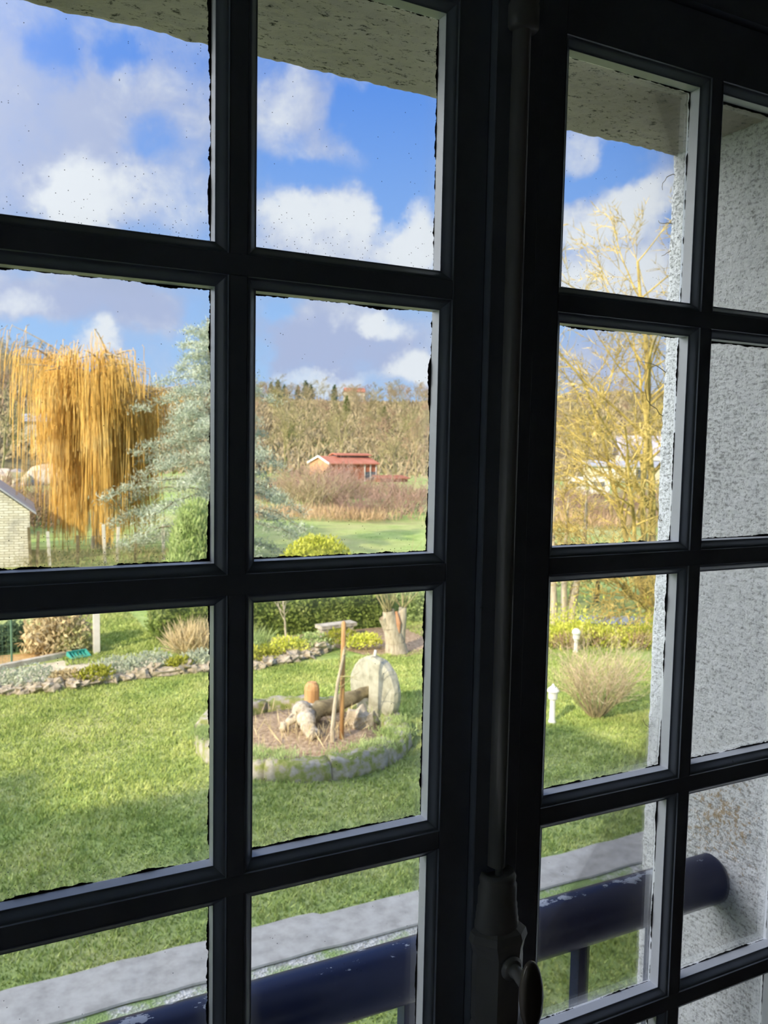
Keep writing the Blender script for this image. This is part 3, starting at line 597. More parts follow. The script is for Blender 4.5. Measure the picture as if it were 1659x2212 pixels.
def leaf(name, x0, x1, sl, sr, m0, m1, label, seed):
    """x0..x1 outline, sl/sr inner face edges of the stiles, m0..m1 the upright glazing bar"""
    root = empty(name, (0, 0, 0), kind='structure', label=label)
    rows = [(BOTE, BARS[3]-HB), (BARS[3]+HB, BARS[2]-HB), (BARS[2]+HB, BARS[1]-HB), (BARS[1]+HB, BARS[0]-HB), (BARS[0]+HB, TOPE)]
    lst, rst, top, bot, upr = [], [], [], [], []; hor = [[], [], [], []]
    for k, (za, zb) in enumerate(rows):
        for c, (xa, xb) in enumerate(((sl, m0), (m1, sr))):
            s = strips(xa, xb, za, zb, seed+k*2+c)
            (lst if c == 0 else upr).append(s['L']); (upr if c == 0 else rst).append(s['R'])
            (bot if k == 0 else hor[4-k]).append(s['B']); (top if k == 4 else hor[3-k]).append(s['T'])
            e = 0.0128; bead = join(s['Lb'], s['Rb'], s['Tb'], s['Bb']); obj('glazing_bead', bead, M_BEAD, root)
            obj('glass_pane', box(xa+e, xb-e, GY0, GY0+0.0028, za+e, zb-e), M_GLASS, root)
        upr.append(ebox(m0, m1, za+0.0002, zb-0.0002, 0.0003))
    obj('stile', join(ebox(x0, sl, LZ0, LZ1), *lst), M_PAINT, root)
    obj('stile', join(ebox(sr, x1, LZ0, LZ1), *rst), M_PAINT, root)
    obj('top_rail', join(ebox(sl+.0003, sr-.0003, TOPE, LZ1-.0003, 0.0003), *top), M_PAINT, root)
    obj('bottom_rail', join(ebox(sl+.0003, sr-.0003, LZ0+.0003, BOTE, 0.0003), *bot), M_PAINT, root)
    obj('glazing_bar', join(*upr), M_PAINT, root)
    for z, g in zip(BARS, hor): obj('glazing_bar', join(ebox(sl+.0003, sr-.0003, z-HB, z+HB, 0.0002), *g), M_PAINT, root)
    return root
leafL = leaf('window_1', LX0, LXM, -0.27, 0.2927, 0.0, 0.022, 'small-paned window leaf on the left, shut', 100)
leafR = leaf('window_2', RXM, LX1, 0.4604, 1.008, 0.7311, 0.7543, 'small-paned window leaf on the right carrying the bolt', 200)
# cover strip over the joint, with the espagnolette bolt
obj('cover_strip', ebox(0.3400, 0.4120, LZ0, LZ1-0.004, -0.0125, 0.0, 0.0015), M_PAINT, leafR)
rod = []
t = np.linspace(0, math.pi, 14); half = [(0.3755+0.0122*math.cos(q), -0.0125-0.0165*math.sin(q)) for q in t]
n = len(half); zr0, zr1 = OZ-0.408, OZ+0.70
V = [(x, y, z) for z in (zr0, zr1) for x, y in half]
rodg = (np.array(V), [np.array([(k, k+1, n+k+1, n+k) for k in range(n-1)]), np.array([list(range(n))]), np.array([list(range(n, 2*n))[::-1]])])
rodp = obj('bolt_rod', join(rodg, tube([(0.3755, -0.0225, zr0+0.004), (0.3755, -0.0225, OZ-0.44)], 0.0055, 12)), M_IRON, leafR, smooth=True)
obj('rod_guide', xf(lathe([(0.018, -0.03), (0.021, -0.026), (0.021, 0.0), (0.0195, 0.004), (0.021, 0.008), (0.021, 0.034), (0.017, 0.038)], 24), (0.3755, -0.0185, OZ+0.722), sc=(1, 0.85, 1)), M_IRON, leafR, smooth=True)
zb = OZ-0.43
gb = empty('bolt_gearbox', (0, 0, 0)); gb.parent = leafR
obj('collar', xf(lathe([(0.017, 0.012), (0.0235, 0.016), (0.027, 0.008), (0.0262, 0.0), (0.0285, -0.004), (0.0285, -0.028), (0.0300, -0.031), (0.0300, -0.037), (0.0312, -0.041), (0.0312, -0.048), (0.0325, -0.052), (0.0325, -0.060), (0.028, -0.066)][::-1], 28), (0.3755, -0.020, zb), sc=(1, 0.80, 1)), M_IRON, gb, smooth=True)
# casing: a six-sided case with hollowed shoulders
def casing():
    zs = [(-0.058, .80, .75), (-0.066, 1.12, .95), (-0.076, 1.20, 1.0), (-0.084, 1.08, .98), (-0.096, .98, 1.0), (-0.104, 1.0, 1.0), (-0.184, 1.0, 1.0), (-0.192, .96, .98), (-0.202, 1.1, 1.0), (-0.211, 1.16, .95), (-0.221, .9, .8), (-0.30, .88, .78)]
    pl = [(-0.034, -0.0125), (-0.034, -0.024), (-0.0155, -0.049), (0.0185, -0.050), (0.034, -0.036), (0.034, -0.0125)]
    n = len(pl); V, F = [], []
    for dz, s, d in zs: V += [(0.3765+x*s, -0.0125+(y+0.0125)*d, zb+dz) for x, y in pl]
    for k in range(len(zs)-1): F += [(k*n+a, k*n+a+1, (k+1)*n+a+1, (k+1)*n+a) for a in range(n-1)]
    return np.array(V), [np.array(F), np.array([list(range(n))]), np.array([[(len(zs)-1)*n+a for a in range(n)][::-1]])]
obj('casing', casing(), M_IRON, gb)
kz = zb-0.108
hub = xf(lathe([(0.0165, 0.0), (0.0165, 0.003), (0.013, 0.0055), (0.013, 0.006)], 20), (0.381, -0.0495, kz), rx=math.radians(90))
neck = tube([(0.381, -0.050, kz), (0.384, -0.062, kz-0.003), (0.388, -0.078, kz-0.012)], [0.0105, 0.0088, 0.0098], 14)
obj('hub', join(hub, neck), M_IRON, gb, smooth=True)
pk = [(0.0005, -0.052), (0.006, -0.050), (0.013, -0.042), (0.0185, -0.026), (0.0205, -0.006), (0.0195, 0.014), (0.0155, 0.032), (0.010, 0.043), (0.004, 0.0475), (0.0005, 0.048)]
M_KNOB = paint_mat('worn_dark_knob', (0.16, 0.145, 0.13), 0.8, 0.22)
obj('knob', xf(lathe(pk, 28), (0.3905, -0.083, kz-0.020), sc=(1, 0.72, 1), rz=math.radians(24), ry=math.radians(-6)), M_KNOB, gb, smooth=True, label='dark oval turning knob worn to bare metal')

# --- navy guard rail outside the window
rl = empty('balcony_railing', (1.1, 0.243, OZ-1.4), label='navy guard rail with flaking paint across the window opening', cat='railing')
RYc, RZc = 0.243, OZ-0.716
px_ = np.linspace(HX0, HX1, 30)
def railgeo():
    a = np.linspace(0, 2*math.pi, 36, endpoint=False); prof = np.stack([0.046*np.cos(a), 0.050*np.sin(a)], 1)
    V = np.array([[(x, RYc+p[0], RZc+p[1]) for p in prof] for x in px_]); n = 36
    F = [(k*n+b, k*n+(b+1) % n, (k+1)*n+(b+1) % n, (k+1)*n+b) for k in range(len(px_)-1) for b in range(n)]
    return V.reshape(-1, 3), [np.array(F)]
def local(geo, o): return geo[0]-np.array(o.location), geo[1]
obj('handrail', local(railgeo(), rl), M_RAIL, rl, smooth=True)
for bx in (-0.17, 0.015, 0.20, 0.385, 0.572, 0.757, 0.945):
    obj('baluster', local(ebox(bx-0.0125, bx+0.0125, OZ-1.33, RZc-0.04, RYc-0.0125, RYc+0.0125), rl), M_RAIL, rl)
obj('bottom_bar', local(ebox(HX0, HX1, OZ-1.36, OZ-1.33, RYc-0.02, RYc+0.02), rl), M_RAIL, rl)

# ================================================================ GARDEN
def kerb():
    xs = np.arange(-9, 13, 0.06); nz = smooth_noise(4, len(xs), 2, 21)
    far = 6.34 + 0.010*nz[0] + np.where(xs > 2.75, -0.05, 0.0); near = 5.74 + 0.008*nz[1]
    P_ = [(near+0.03, 0*xs), (near, 0*xs+0.022), (near+0.012, 0*xs+0.036), ((near+far)/2, 0*xs+0.045+0.004*nz[2]), (far-0.02, 0*xs+0.04), (far, 0*xs+0.03), (far, 0*xs)]
    V = np.stack([np.stack([xs, y, z], -1) for y, z in P_]); k, m = V.shape[:2]
    F = [(a*m+b, a*m+b+1, (a+1)*m+b+1, (a+1)*m+b) for a in range(k-1) for b in range(m-1)]
    return V.reshape(-1, 3), [np.array(F)]
obj('stone_kerb', kerb(), M_KERB, smooth=False, label='long pale stone kerb between the lawn and the house', cat='kerb')
def gravel_mat():
    m, t, b, out = new_mat('mossy_gravel'); g = t.nodes.new('ShaderNodeNewGeometry'); wp = g.outputs['Position']
    vo = t.nodes.new('ShaderNodeTexVoronoi'); vo.inputs['Scale'].default_value = 45; t.links.new(wp, vo.inputs['Vector'])
    n = tnoise(t, wp, 2.2, 5, 0.7); c = ramp(t, vo.outputs['Color'], [(0.2, (0.30, 0.29, 0.24)), (0.8, (0.62, 0.60, 0.54))])
    c = tmix(t, ramp(t, n.outputs['Fac'], [(0.44, (1, 1, 1)), (0.58, (0, 0, 0))]), c, (0.24, 0.33, 0.10))
    t.links.new(c, b.inputs['Base Color']); b.inputs['Roughness'].default_value = 0.95; bump(t, b, vo.outputs['Distance'], 0.6, 0.02); return m
obj('gravel', box(-9, 13, 5.0, 5.75, -0.05, 0.012), gravel_mat(), kind='stuff', label='mossy pale gravel along the near side of the stone kerb', cat='gravel')

RC = np.array([4.40, 10.95]); RO, RI = 1.66, 1.29             # stone ring of the old cider mill
def blades(n, region, h, seed, wid=0.008):
    r = np.random.default_rng(seed); x0, x1, y0, y1 = region
    p = np.stack([r.uniform(x0, x1, n), r.uniform(y0, y1, n)], 1)
    azm = np.arctan2(p[:, 0]-CAMX, p[:, 1]-CAMY)
    keep = (azm > -0.02) & (azm < 0.84) & (np.hypot(*(p-RC).T) > RO+0.02)
    p = p[keep]; n = len(p)
    cl = np.sin(p[:, 0]*2.1+np.sin(p[:, 1]*1.3)*2)*np.sin(p[:, 1]*2.7+1.7*np.sin(p[:, 0]*0.9))
    cl2 = np.sin(p[:, 0]*9.1+np.sin(p[:, 1]*6.3)*2)*np.sin(p[:, 1]*8.7+1.7*np.sin(p[:, 0]*5.9))
    hh = h*(1+0.28*cl+0.35*cl2)*r.uniform(0.6, 1.3, n)
    a = r.uniform(0, 6.283, n); w = wid*r.uniform(0.7, 1.4, n); ln = r.normal(size=(n, 2))*0.5*hh[:, None]
    dx, dy = np.cos(a)*w, np.sin(a)*w
    V = np.stack([np.stack([p[:, 0]-dx, p[:, 1]-dy, 0*a], 1), np.stack([p[:, 0]+dx, p[:, 1]+dy, 0*a], 1), np.stack([p[:, 0]+ln[:, 0], p[:, 1]+ln[:, 1], hh], 1)], 1).reshape(-1, 3)
    return V, [np.arange(3*n).reshape(n, 3)]
lawn = join(blades(230000, (-2, 13, 6.33, 15.3), 0.05, 1), blades(14000, (9.6, 14, 15.0, 18), 0.06, 2, 0.010), blades(42000, (-1, 9, 3.2, 5.3), 0.045, 3), blades(16000, (1.5, 3.6, 16.9, 22), 0.07, 5, 0.012))
obj('lawn_grass', lawn, M_BLADE, kind='stuff', label='short bright grass of the lawn', cat='grass')

# ring of trough stones, each a curved block
rs = np.random.default_rng(5)
NS = 11; mossy = speck('mossy_granite', [(0.34, (0.17, 0.21, 0.05)), (0.46, (0.28, 0.29, 0.10)), (0.54, (0.34, 0.31, 0.24)), (0.7, (0.46, 0.42, 0.35))], 7, 0.95, 0.5, 0.03, 8)
where = ['farthest right', 'right beside the upright millstone', 'back right', 'back behind the round post', 'back left behind the beam', 'left with its end by the middle bar', 'front left', 'front below the dead stalks', 'front below the pale sapling', 'front right below the stake', 'right at the bend of the ring']
for k in range(NS):
    a0 = 2*math.pi*k/NS + 0.004; a1 = 2*math.pi*(k+1)/NS - 0.004; aa = np.linspace(a0, a1, 9); h = 0.26+0.035*rs.normal(); nz = rs.normal(size=(9, 6))*0.018
    prof = [(RI, 0), (RI+0.01, h-0.05), (RI+0.06, h-0.01), (RO-0.07, h), (RO-0.01, h-0.05), (RO+0.01, 0)]
    V = np.array([[(RC[0]+(r+nz[i, j])*math.cos(t), RC[1]+(r+nz[i, j])*math.sin(t), z+(nz[i, 5-j] if z > 0 else 0)) for j, (r, z) in enumerate(prof)] for i, t in enumerate(aa)])
    F = [(i*6+j, i*6+j+1, (i+1)*6+j+1, (i+1)*6+j) for i in range(8) for j in range(5)]
    obj('trough_stone', (V.reshape(-1, 3), [np.array(F), np.array([(5, 4, 3, 2, 1, 0)]), np.array([[48+q for q in range(6)]])]), mossy, smooth=True, label='mossy curved stone of the ring, ' + where[k], cat='stone', group='stones of the cider mill ring')
obj('planting_soil', xf(lathe([(1.24, 0.0), (1.24, 0.10), (0.8, 0.13), (0.35, 0.16), (0.02, 0.17)], 40, True), (RC[0], RC[1], 0)), M_SOIL, smooth=True, label='brown leafy soil inside the stone ring', cat='soil', kind='stuff')
# grass tufts on the ring
pts = []
for _ in range(44):
    a = rs.choice([rs.uniform(-0.9, 0.5), rs.uniform(-2.9, -0.8), rs.uniform(2.0, 3.2)]); r = rs.uniform(RI+0.02, RO-0.03); pts.append(np.array([RC[0]+r*math.cos(a), RC[1]+r*math.sin(a), 0.25]) + rs.normal(size=(150, 3))*[0.10, 0.10, 0.015])
pts = np.concatenate(pts)
obj('ring_tufts', leaves(pts, 0.09, rs, 0.10, up=(0, 0, 0.8)), M_LIME, kind='stuff', label='grass tufts growing along the top of the stone ring', cat='grass')
# dead stalks and weeds inside
pts = np.stack([RC[0]+rs.normal(size=260)*0.5, RC[1]-0.15+rs.normal(size=260)*0.45, np.full(260, 0.13)], 1)
pts = pts[np.hypot(pts[:, 0]-RC[0], pts[:, 1]-RC[1]) < 1.15]
obj('dead_stalks', leaves(pts, 0.28, rs, 0.045, up=(0, 0, 0.8)), M_STRAW, kind='stuff', label='dead straw stalks standing in the soil of the ring', cat='stalks')

# two upright millstones on their axle beam
# one great upright millstone in two halves, its axle beam coming forward to the left
AXN = np.array([0.953, 0.303, 0.0]); AXL = np.array([-0.303, 0.953, 0.0]); WC = np.array([5.78, 11.30, 0.56])
def half_wheel(sg, rad, th, off, seed):
    r = np.random.default_rng(seed); th_ = np.linspace(-math.pi/2, math.pi/2, 25)
    prof = [(0.0, -th/2-.012), (rad*.55, -th/2-.012), (rad*.9, -th/2+.002), (rad*.985, -th/2+.035), (rad, 0), (rad*.985, th/2-.035), (rad*.9, th/2), (0.0, th/2)]
    V = []
    for q in th_:
        for rr_, tt in prof:
            w = 1+0.012*r.normal(); V.append(WC+AXN*(tt+off)+np.array([0, 0, 1.0])*rr_*w*math.sin(q)+AXL*sg*(rr_*w*math.cos(q)+.012))
    n = len(prof); m = len(th_); F = [(i*n+j, i*n+j+1, (i+1)*n+j+1, (i+1)*n+j) for i in range(m-1) for j in range(n-1)]
    cut = [(j, j+1, (m-1)*n+j+1, (m-1)*n+j) for j in range(n-1)]
    return np.array(V), [np.array(F+cut)]
obj('millstone_half', half_wheel(-1, .565, .22, -.02, 31), M_MILL, smooth=False, label='right half of the split upright millstone, the larger and paler one', cat='millstone', group='halves of the upright millstone')
obj('millstone_half', half_wheel(1, .555, .20, .03, 32), M_MILL, smooth=False, label='left half of the split upright millstone, behind the beam', cat='millstone', group='halves of the upright millstone')
obj('iron_strap', tube([WC+[0, 0, .50], WC+[0, 0, .60], WC+[.01, 0, .66]], .022, 8), M_CONCRETE, smooth=True, label='short pale peg sticking up from the split in the millstone', cat='peg')
def logpath(p0, p1, r0, r1, seed, n=12, wob=0.02):
    r = np.random.default_rng(seed); t = np.linspace(0, 1, 14)[:, None]
    P_ = np.array(p0)*(1-t)+np.array(p1)*t + r.normal(size=(14, 3))*wob
    return tube(P_, np.linspace(r0, r1, 14)*(1+0.07*r.normal(size=14)), n)
BEAM0 = tuple(WC-AXN*1.50+[-.02, 0.22, -.24]); BEAM1 = tuple(WC+AXN*.36+[0, 0, .03])
obj('axle_beam', logpath(BEAM0, BEAM1, 0.155, 0.085, 41), M_WOODY, smooth=True, label='mossy old timber beam running from the ring to the millstone', cat='beam')
def stump():
    a = np.linspace(0, 2*math.pi, 12, endpoint=False); g = []
    zs = [(0, .135), (0.3, .13), (0.47, .13), (0.53, .115), (0.59, .075)]
    V = np.array([[(r*math.cos(t)*(1.0), r*math.sin(t), z) for t in a] for r, z in [(r, z) for z, r in zs]]); n = 12
    F = [(k*n+b, k*n+(b+1) % n, (k+1)*n+(b+1) % n, (k+1)*n+b) for k in range(4) for b in range(n)]
    return V.reshape(-1, 3), [np.array(F), np.array([[4*n+b for b in range(n)]])]
obj('pivot_post', xf(stump(), (4.93, 11.98, 0)), M_FRESH, label='stout orange wooden post with a pointed top behind the beam', cat='post')
obj('carved_log', join(logpath((4.42, 11.12, 0.42), (4.38, 10.5, 0.20), 0.16, 0.085, 43), logpath((4.40, 11.1, 0.38), (4.02, 11.0, 0.20), 0.09, 0.05, 44)), M_BARK, smooth=True, label='forked pale weathered log lying in the middle of the ring', cat='log')
obj('block_stone', xf(rock(51, (0.36, 0.26, 0.32)), (5.30, 10.85, 0.24), 0.3), M_FIELD, label='squared yellowish block of stone below the millstone', cat='stone')
obj('block_stone', xf(rock(52, (0.40, 0.22, 0.30)), (4.62, 11.35, 0.26), -0.3), M_STONE, label='rough pale stone under the middle of the beam', cat='stone')
obj('garden_stake', tube([(4.80, 10.42, 0.05), (4.80, 10.42, 1.0), (4.805, 10.415, 1.93), (4.805, 10.415, 1.96)], [0.038, 0.037, 0.036, 0.02], 10), M_FRESH, smooth=True, label='tall orange wooden stake standing in the ring', cat='stake')
S, T = [], []
def poly(S, P_, r0, r1):
    for k in range(len(P_)-1): S.append((*P_[k], *P_[k+1], r0+(r1-r0)*k/(len(P_)-1), r0+(r1-r0)*(k+1)/(len(P_)-1)))
wp_ = empty('whip_sapling', (4.62, 10.36, 0.08), label='thin pale sapling leaning against the orange stake', cat='tree')
P_ = [(0, 0, -.02), (0.0, 0.0, 0.25), (0.03, 0.0, 0.6), (0.07, -.01, 0.95), (0.13, -.02, 1.25), (0.17, -.03, 1.5)]
poly(S, P_, 0.040, 0.018); obj('stem', segs(S, 8), M_BARK, wp_, smooth=True)
for q in range(7): walk(rs, (0.06+0.03*q/2, -.01, 0.85+0.1*q), rs.normal(size=3)*[1, 1, .3]+[0, 0, .7], 0.35, 0.008, 0, T, T, dict(n=4, wob=.12, up=[.3], wood=1, lv=1, first=[.3], kids=[1], pk=.8, ang=(25, 50), sc=.6, rs=.6, rmin=.004))
obj('twigs', segs(T, 4), M_TWIG2, wp_)

# low garden wall of field stones with plants
path = np.array([(-0.7, 15.45), (0.21, 15.34), (1.38, 15.20), (2.96, 15.51), (4.05, 15.42), (5.05, 15.22), (6.11, 15.56), (7.16, 16.24)])
d = np.r_[0, np.cumsum(np.linalg.norm(np.diff(path, axis=0), axis=1))]
s = 0.1; k = 0; wl = ['squat', 'long flat', 'rounded', 'angular', 'broken', 'low', 'pale chunky']
rr = np.random.default_rng(8)
while s < d[-1]:
    x, y = np.interp(s, d, path[:, 0]), np.interp(s, d, path[:, 1]); w = rr.uniform(0.20, 0.46); h = rr.uniform(0.14, 0.27)
    obj('wall_stone', rock(300+k, (w*1.05, 0.30, h), rough=.3), M_FIELD, loc=(x, y, h*0.42), label='pale field stone in the low dry wall edging the far side of the lawn', cat='stone', group='stones of the low lawn wall').rotation_euler = (0, 0, rr.uniform(-.3, .3))
    s += w*0.92; k += 1
def clump(name, loc, r, n, size, mat, seed, asp=0.5, up=None, shell=0.3, jit=0.35, **kw):
    g = np.random.default_rng(seed); p = ball_pts(n, g, r, shell); p[:, 2] = np.abs(p[:, 2])
    return obj(name, leaves(p, size, g, asp, up, jit), mat, loc=loc, **kw)
sp_ = [(-0.1, 15.75, .5, M_SILVER, 'silvery low plant at the left end of the stone wall'), (0.75, 15.62, .42, M_SILVER, 'silvery plant spilling over the wall left of the brown clump'),
       (1.35, 15.5, .26, M_STRAW, 'brown withered clump hanging over the wall'), (1.85, 15.42, .3, M_MOSS, 'olive moss cushion on the wall beside the brown clump'),
       (2.3, 15.75, .38, M_SILVER, 'grey-green plant behind the moss cushion'), (2.95, 15.85, .42, M_SILVER, 'silvery plant at the middle of the stone wall'), (3.5, 15.62, .25, M_MOSS, 'small olive moss patch further along the wall'),
       (3.9, 15.75, .36, M_SILVER, 'silvery plant next to the middle glazing bar'), (5.2, 15.62, .34, M_MOSS, 'moss cushion on the wall behind the ring'), (5.9, 16.0, .42, M_YELLOW, 'yellow-green perennial behind the wall, near the little tree'),
       (6.6, 16.25, .4, M_LIME, 'green tuft behind the wall below the stone bench'), (7.3, 16.35, .4, M_MOSS, 'olive mossy plant left of the pollard'), (7.75, 15.9, .34, M_YELLOW, 'yellowish plant at the foot of the pollard'), (5.0, 16.2, .4, M_LIME, 'bright green tuft below the left end of the hedge')]
for q, (x, y, r, m, lab) in enumerate(sp_): clump('border_plant', (x, y-.06, 0.10), (r*1.4, r*0.85, r*0.8), 620, 0.085, m, 400+q, 0.45, up=(0, 0, .35), label=lab, cat='plant', group='plants along the low wall')
# bare earth behind the wall, path edging, the compost side
def patch(name, poly, z, mat, **kw):
    return obj(name, (np.array([(x, y, z) for x, y in poly]), [np.array([list(range(len(poly)))])]), mat, **kw)
patch('garden_path', [(-1.5, 15.5), (0.2, 15.5), (1.4, 15.4), (3.0, 15.7), (4.1, 15.65), (3.6, 16.8), (2.7, 17.6), (2.0, 17.55), (0.3, 16.95), (-1.5, 16.4)], 0.008, M_DIRT, kind='structure', label='pale trodden strip behind the low wall')
patch('flower_bed', [(4.4, 15.6), (5.2, 15.45), (6.1, 15.8), (7.2, 16.3), (7.6, 15.2), (8.3, 14.9), (9.6, 15.2), (11.2, 16.0), (11.6, 17.6), (8.8, 17.8), (5.6, 17.7), (4.6, 16.9)], 0.010, M_SOIL, kind='structure', label='brown leaf-covered bed under the hedge and pollard')
obj('path_edging', xf(box(-1.9, 1.9, -0.06, 0.06, 0, 0.10), (0.30, 17.13, 0), math.radians(26)), M_STONE, label='thin pale edging kerb crossing the far garden on the left', cat='kerb')
patch('leaf_litter', [(-1.5, 16.6), (0.3, 17.15), (1.6, 17.75), (1.2, 18.3), (-1.5, 18.2)], 0.012, speck('orange_leaf_litter', [(0.3, (0.45, 0.26, 0.08)), (0.7, (0.70, 0.48, 0.22))], 14, 0.95), kind='stuff', label='orange fallen leaves beyond the path edging', cat='leaves')
wpst = box(-0.065, 0.065, -0.065, 0.065, 0, 1.52)
obj('concrete_post', join(wpst, box(-0.055, 0.055, -0.055, 0.055, 1.52, 1.54)), M_CONCRETE, loc=(2.2, 17.73, 0), label='white square concrete post beyond the low wall', cat='post')
tr = box(-0.2, 0.2, -0.13, 0.13, 0, 0.02); tray = join(tr, box(-.2, .2, -.14, -.12, 0, .1), box(-.2, .2, .12, .14, 0, .1), box(-.21, -.19, -.14, .14, 0, .1), box(.19, .21, -.14, .14, 0, .1), *[box(-.19+.075*q, -.17+.075*q, -.12, .12, .02, .06) for q in range(6)])
obj('plastic_crate', xf(tray, (1.80, 17.5, 0.01), 0.3, rx=0.35), M_TEAL, label='small teal plastic crate left of the white post', cat='crate')
clump('beige_shrub', (1.45, 18.25, 0.0), (0.78, 0.6, 1.35), 2600, 0.16, M_STRAW, 71, 0.35, up=(0, 0, .3), shell=.2, label='dry beige shrub left of the white post', cat='shrub')
clump('variegated_shrub', (1.75, 17.95, 0.0), (0.42, 0.3, 0.72), 700, 0.12, foliage('cream_green_leaves', [(0.3, (0.50, 0.52, 0.20)), (0.7, (0.76, 0.72, 0.42))], 5), 72, 0.5, up=(0, 0, .2), label='cream and green shrub in front of the dry beige one', cat='shrub')
clump('dark_shrub', (0.55, 18.9, 0.0), (0.75, 0.5, 0.62), 1700, 0.11, M_DARKLEAF, 73, 0.5, label='dark green shrub behind the green wire fence', cat='shrub')
clump('dark_shrub', (-0.45, 18.4, 0.0), (0.7, 0.5, 0.66), 1500, 0.11, speck('blackish_leaves', [(0.3, (0.02, 0.025, 0.03)), (0.7, (0.06, 0.07, 0.08))], 5, hue=.5), 74, 0.5, label='blackish shrub at the left edge behind the wire fence', cat='shrub')
wf_ = empty('mesh_fence', (0.5, 17.4, 0), label='thin green wire mesh fence at the left', cat='fence')
for x in (-1.6, 0.0): obj('fence_post', tube([(x, 0, 0), (x, 0, 1.55)], 0.022, 8), M_GREENWIRE, wf_)
wz = [([-1.6, 0.16*0, z], [0, 0, z]) for z in np.arange(.08, 1.5, .11)] + [([x, 0, 0.04], [x, 0, 1.5]) for x in np.arange(-1.6, 0, .11)]
obj('wire_mesh', tubes([a for a, b in wz], [b for a, b in wz], np.full(len(wz), .0022), np.full(len(wz), .0022), 4), M_GREENWIRE, wf_)
clump('ornamental_grass', (4.15, 16.95, 0.0), (0.55, 0.4, 0.25), 900, 0.6, M_STRAW, 75, 0.035, up=(0, 0, .8), jit=.5, label='straw-coloured tussock of long grass behind the wall', cat='grass clump')
clump('ornamental_grass', (5.35, 16.55, 0.0), (0.45, 0.35, 0.2), 500, 0.45, M_LIME, 76, 0.04, up=(0, 0, .8), jit=.5, label='greener tussock of long grass left of the little tree', cat='grass clump')
# clipped hedge and its neighbour
def hedge(name, x0, x1, y0, y1, h, n, seed, mat, rz=0.0, loc=(0, 0, 0), size=0.10, **kw):
    g = np.random.default_rng(seed); p = g.uniform([x0, y0, 0], [x1, y1, h], (n, 3)); f = g.integers(0, 5, n)
    p[f == 0, 2] = h; p[f == 1, 1] = y0; p[f == 2, 1] = y1; p[f == 3, 0] = np.where(g.random((f == 3).sum()) < .5, x0, x1); p[f == 4, 1] = y0
    p += g.normal(size=p.shape)*0.035 + 0.05*np.sin(p[:, [1, 0, 0]]*5)
    G_ = join(leaves(p, size, g, 0.6), box(x0+.07, x1-.07, y0+.07, y1-.07, 0, h-.07))
    return obj(name, xf(G_, loc, rz), mat, **kw)
hedge('clipped_hedge', -2.4, 3.15, 0, 0.95, 0.88, 9000, 81, M_HEDGE, math.radians(-3), (6.0, 17.95, 0), label='long clipped green hedge behind the stone bench', cat='hedge')
hedge('clipped_hedge', 0, 3.2, 0, 0.9, 0.80, 4500, 82, M_LIME, math.radians(-12), (9.35, 18.3, 0), label='lighter green hedge to the right of the pollard', cat='hedge')
S, T = [], []
lt = empty('young_tree', (6.09, 16.45, 0), label='little bare tree in front of the clipped hedge', cat='tree')
walk(rs, (0, 0, 0), (0, 0, 1), 1.15, 0.035, 0, S, T, dict(n=7, wob=.05, up=[.1, .25], wood=1, lv=2, first=[.4, .2], kids=[2, 1], pk=.9, ang=(25, 50), sc=.55, rs=.6, rmin=.006))
obj('trunk', segs(S, 7), M_BARK, lt, smooth=True); obj('branches', segs(T, 4), M_BARK, lt)
bn = empty('stone_bench', (7.15, 17.0, 0), math.radians(8), label='low stone bench in front of the hedge', cat='bench')
obj('bench_slab', box(-0.06, 0.92, -0.16, 0.16, 0.30, 0.38), M_GRANITE, bn); obj('bench_leg', box(0.0, 0.15, -0.14, 0.14, 0, 0.30), M_GRANITE, bn); obj('bench_leg', box(0.68, 0.83, -0.14, 0.14, 0, 0.30), M_GRANITE, bn)
pt = empty('pollard_tree', (8.2, 15.3, 0), label='split pollard stump with thin shoots behind the millstone', cat='tree')
S = []; poly(S, [(0.10, 0, 0), (0.06, 0, .25), (-0.05, 0, .6), (-0.13, 0, .98)], 0.27, 0.13); poly(S, [(0.14, 0, 0.1), (0.16, 0, .45), (0.21, 0, .8), (0.24, 0, 1.03)], 0.16, 0.085); poly(S, [(0.0, 0.05, .3), (-.28, 0, .82)], .1, .08)
obj('trunk', segs(S, 11), M_BARK, pt, smooth=True)
obj('split_wood', tube([(0.05, -.13, .42), (0.06, -.11, .7), (0.03, -.06, .96)], [.05, .07, .03], 8), speck('orange_heartwood', [(0.3, (0.50, 0.24, 0.12)), (0.7, (0.66, 0.36, 0.20))], 6), pt, label='orange split heartwood')
T = []
for q in range(26):
    b0 = (-0.13, 0, .95) if q % 3 else (0.24, 0, 1.0); walk(rs, np.array(b0)+rs.normal(size=3)*.05, rs.normal(size=3)*[.45, .45, .1]+[-.25 if q % 3 else .1, 0, 1], rs.uniform(.6, 1.5), .014, 0, T, T, dict(n=6, wob=.05, up=[.2], wood=1, lv=1, first=[.3], kids=[1], pk=.4, ang=(15, 35), sc=.5, rs=.6, rmin=.005))
obj('shoots', segs(T, 4), M_TWIG2, pt)

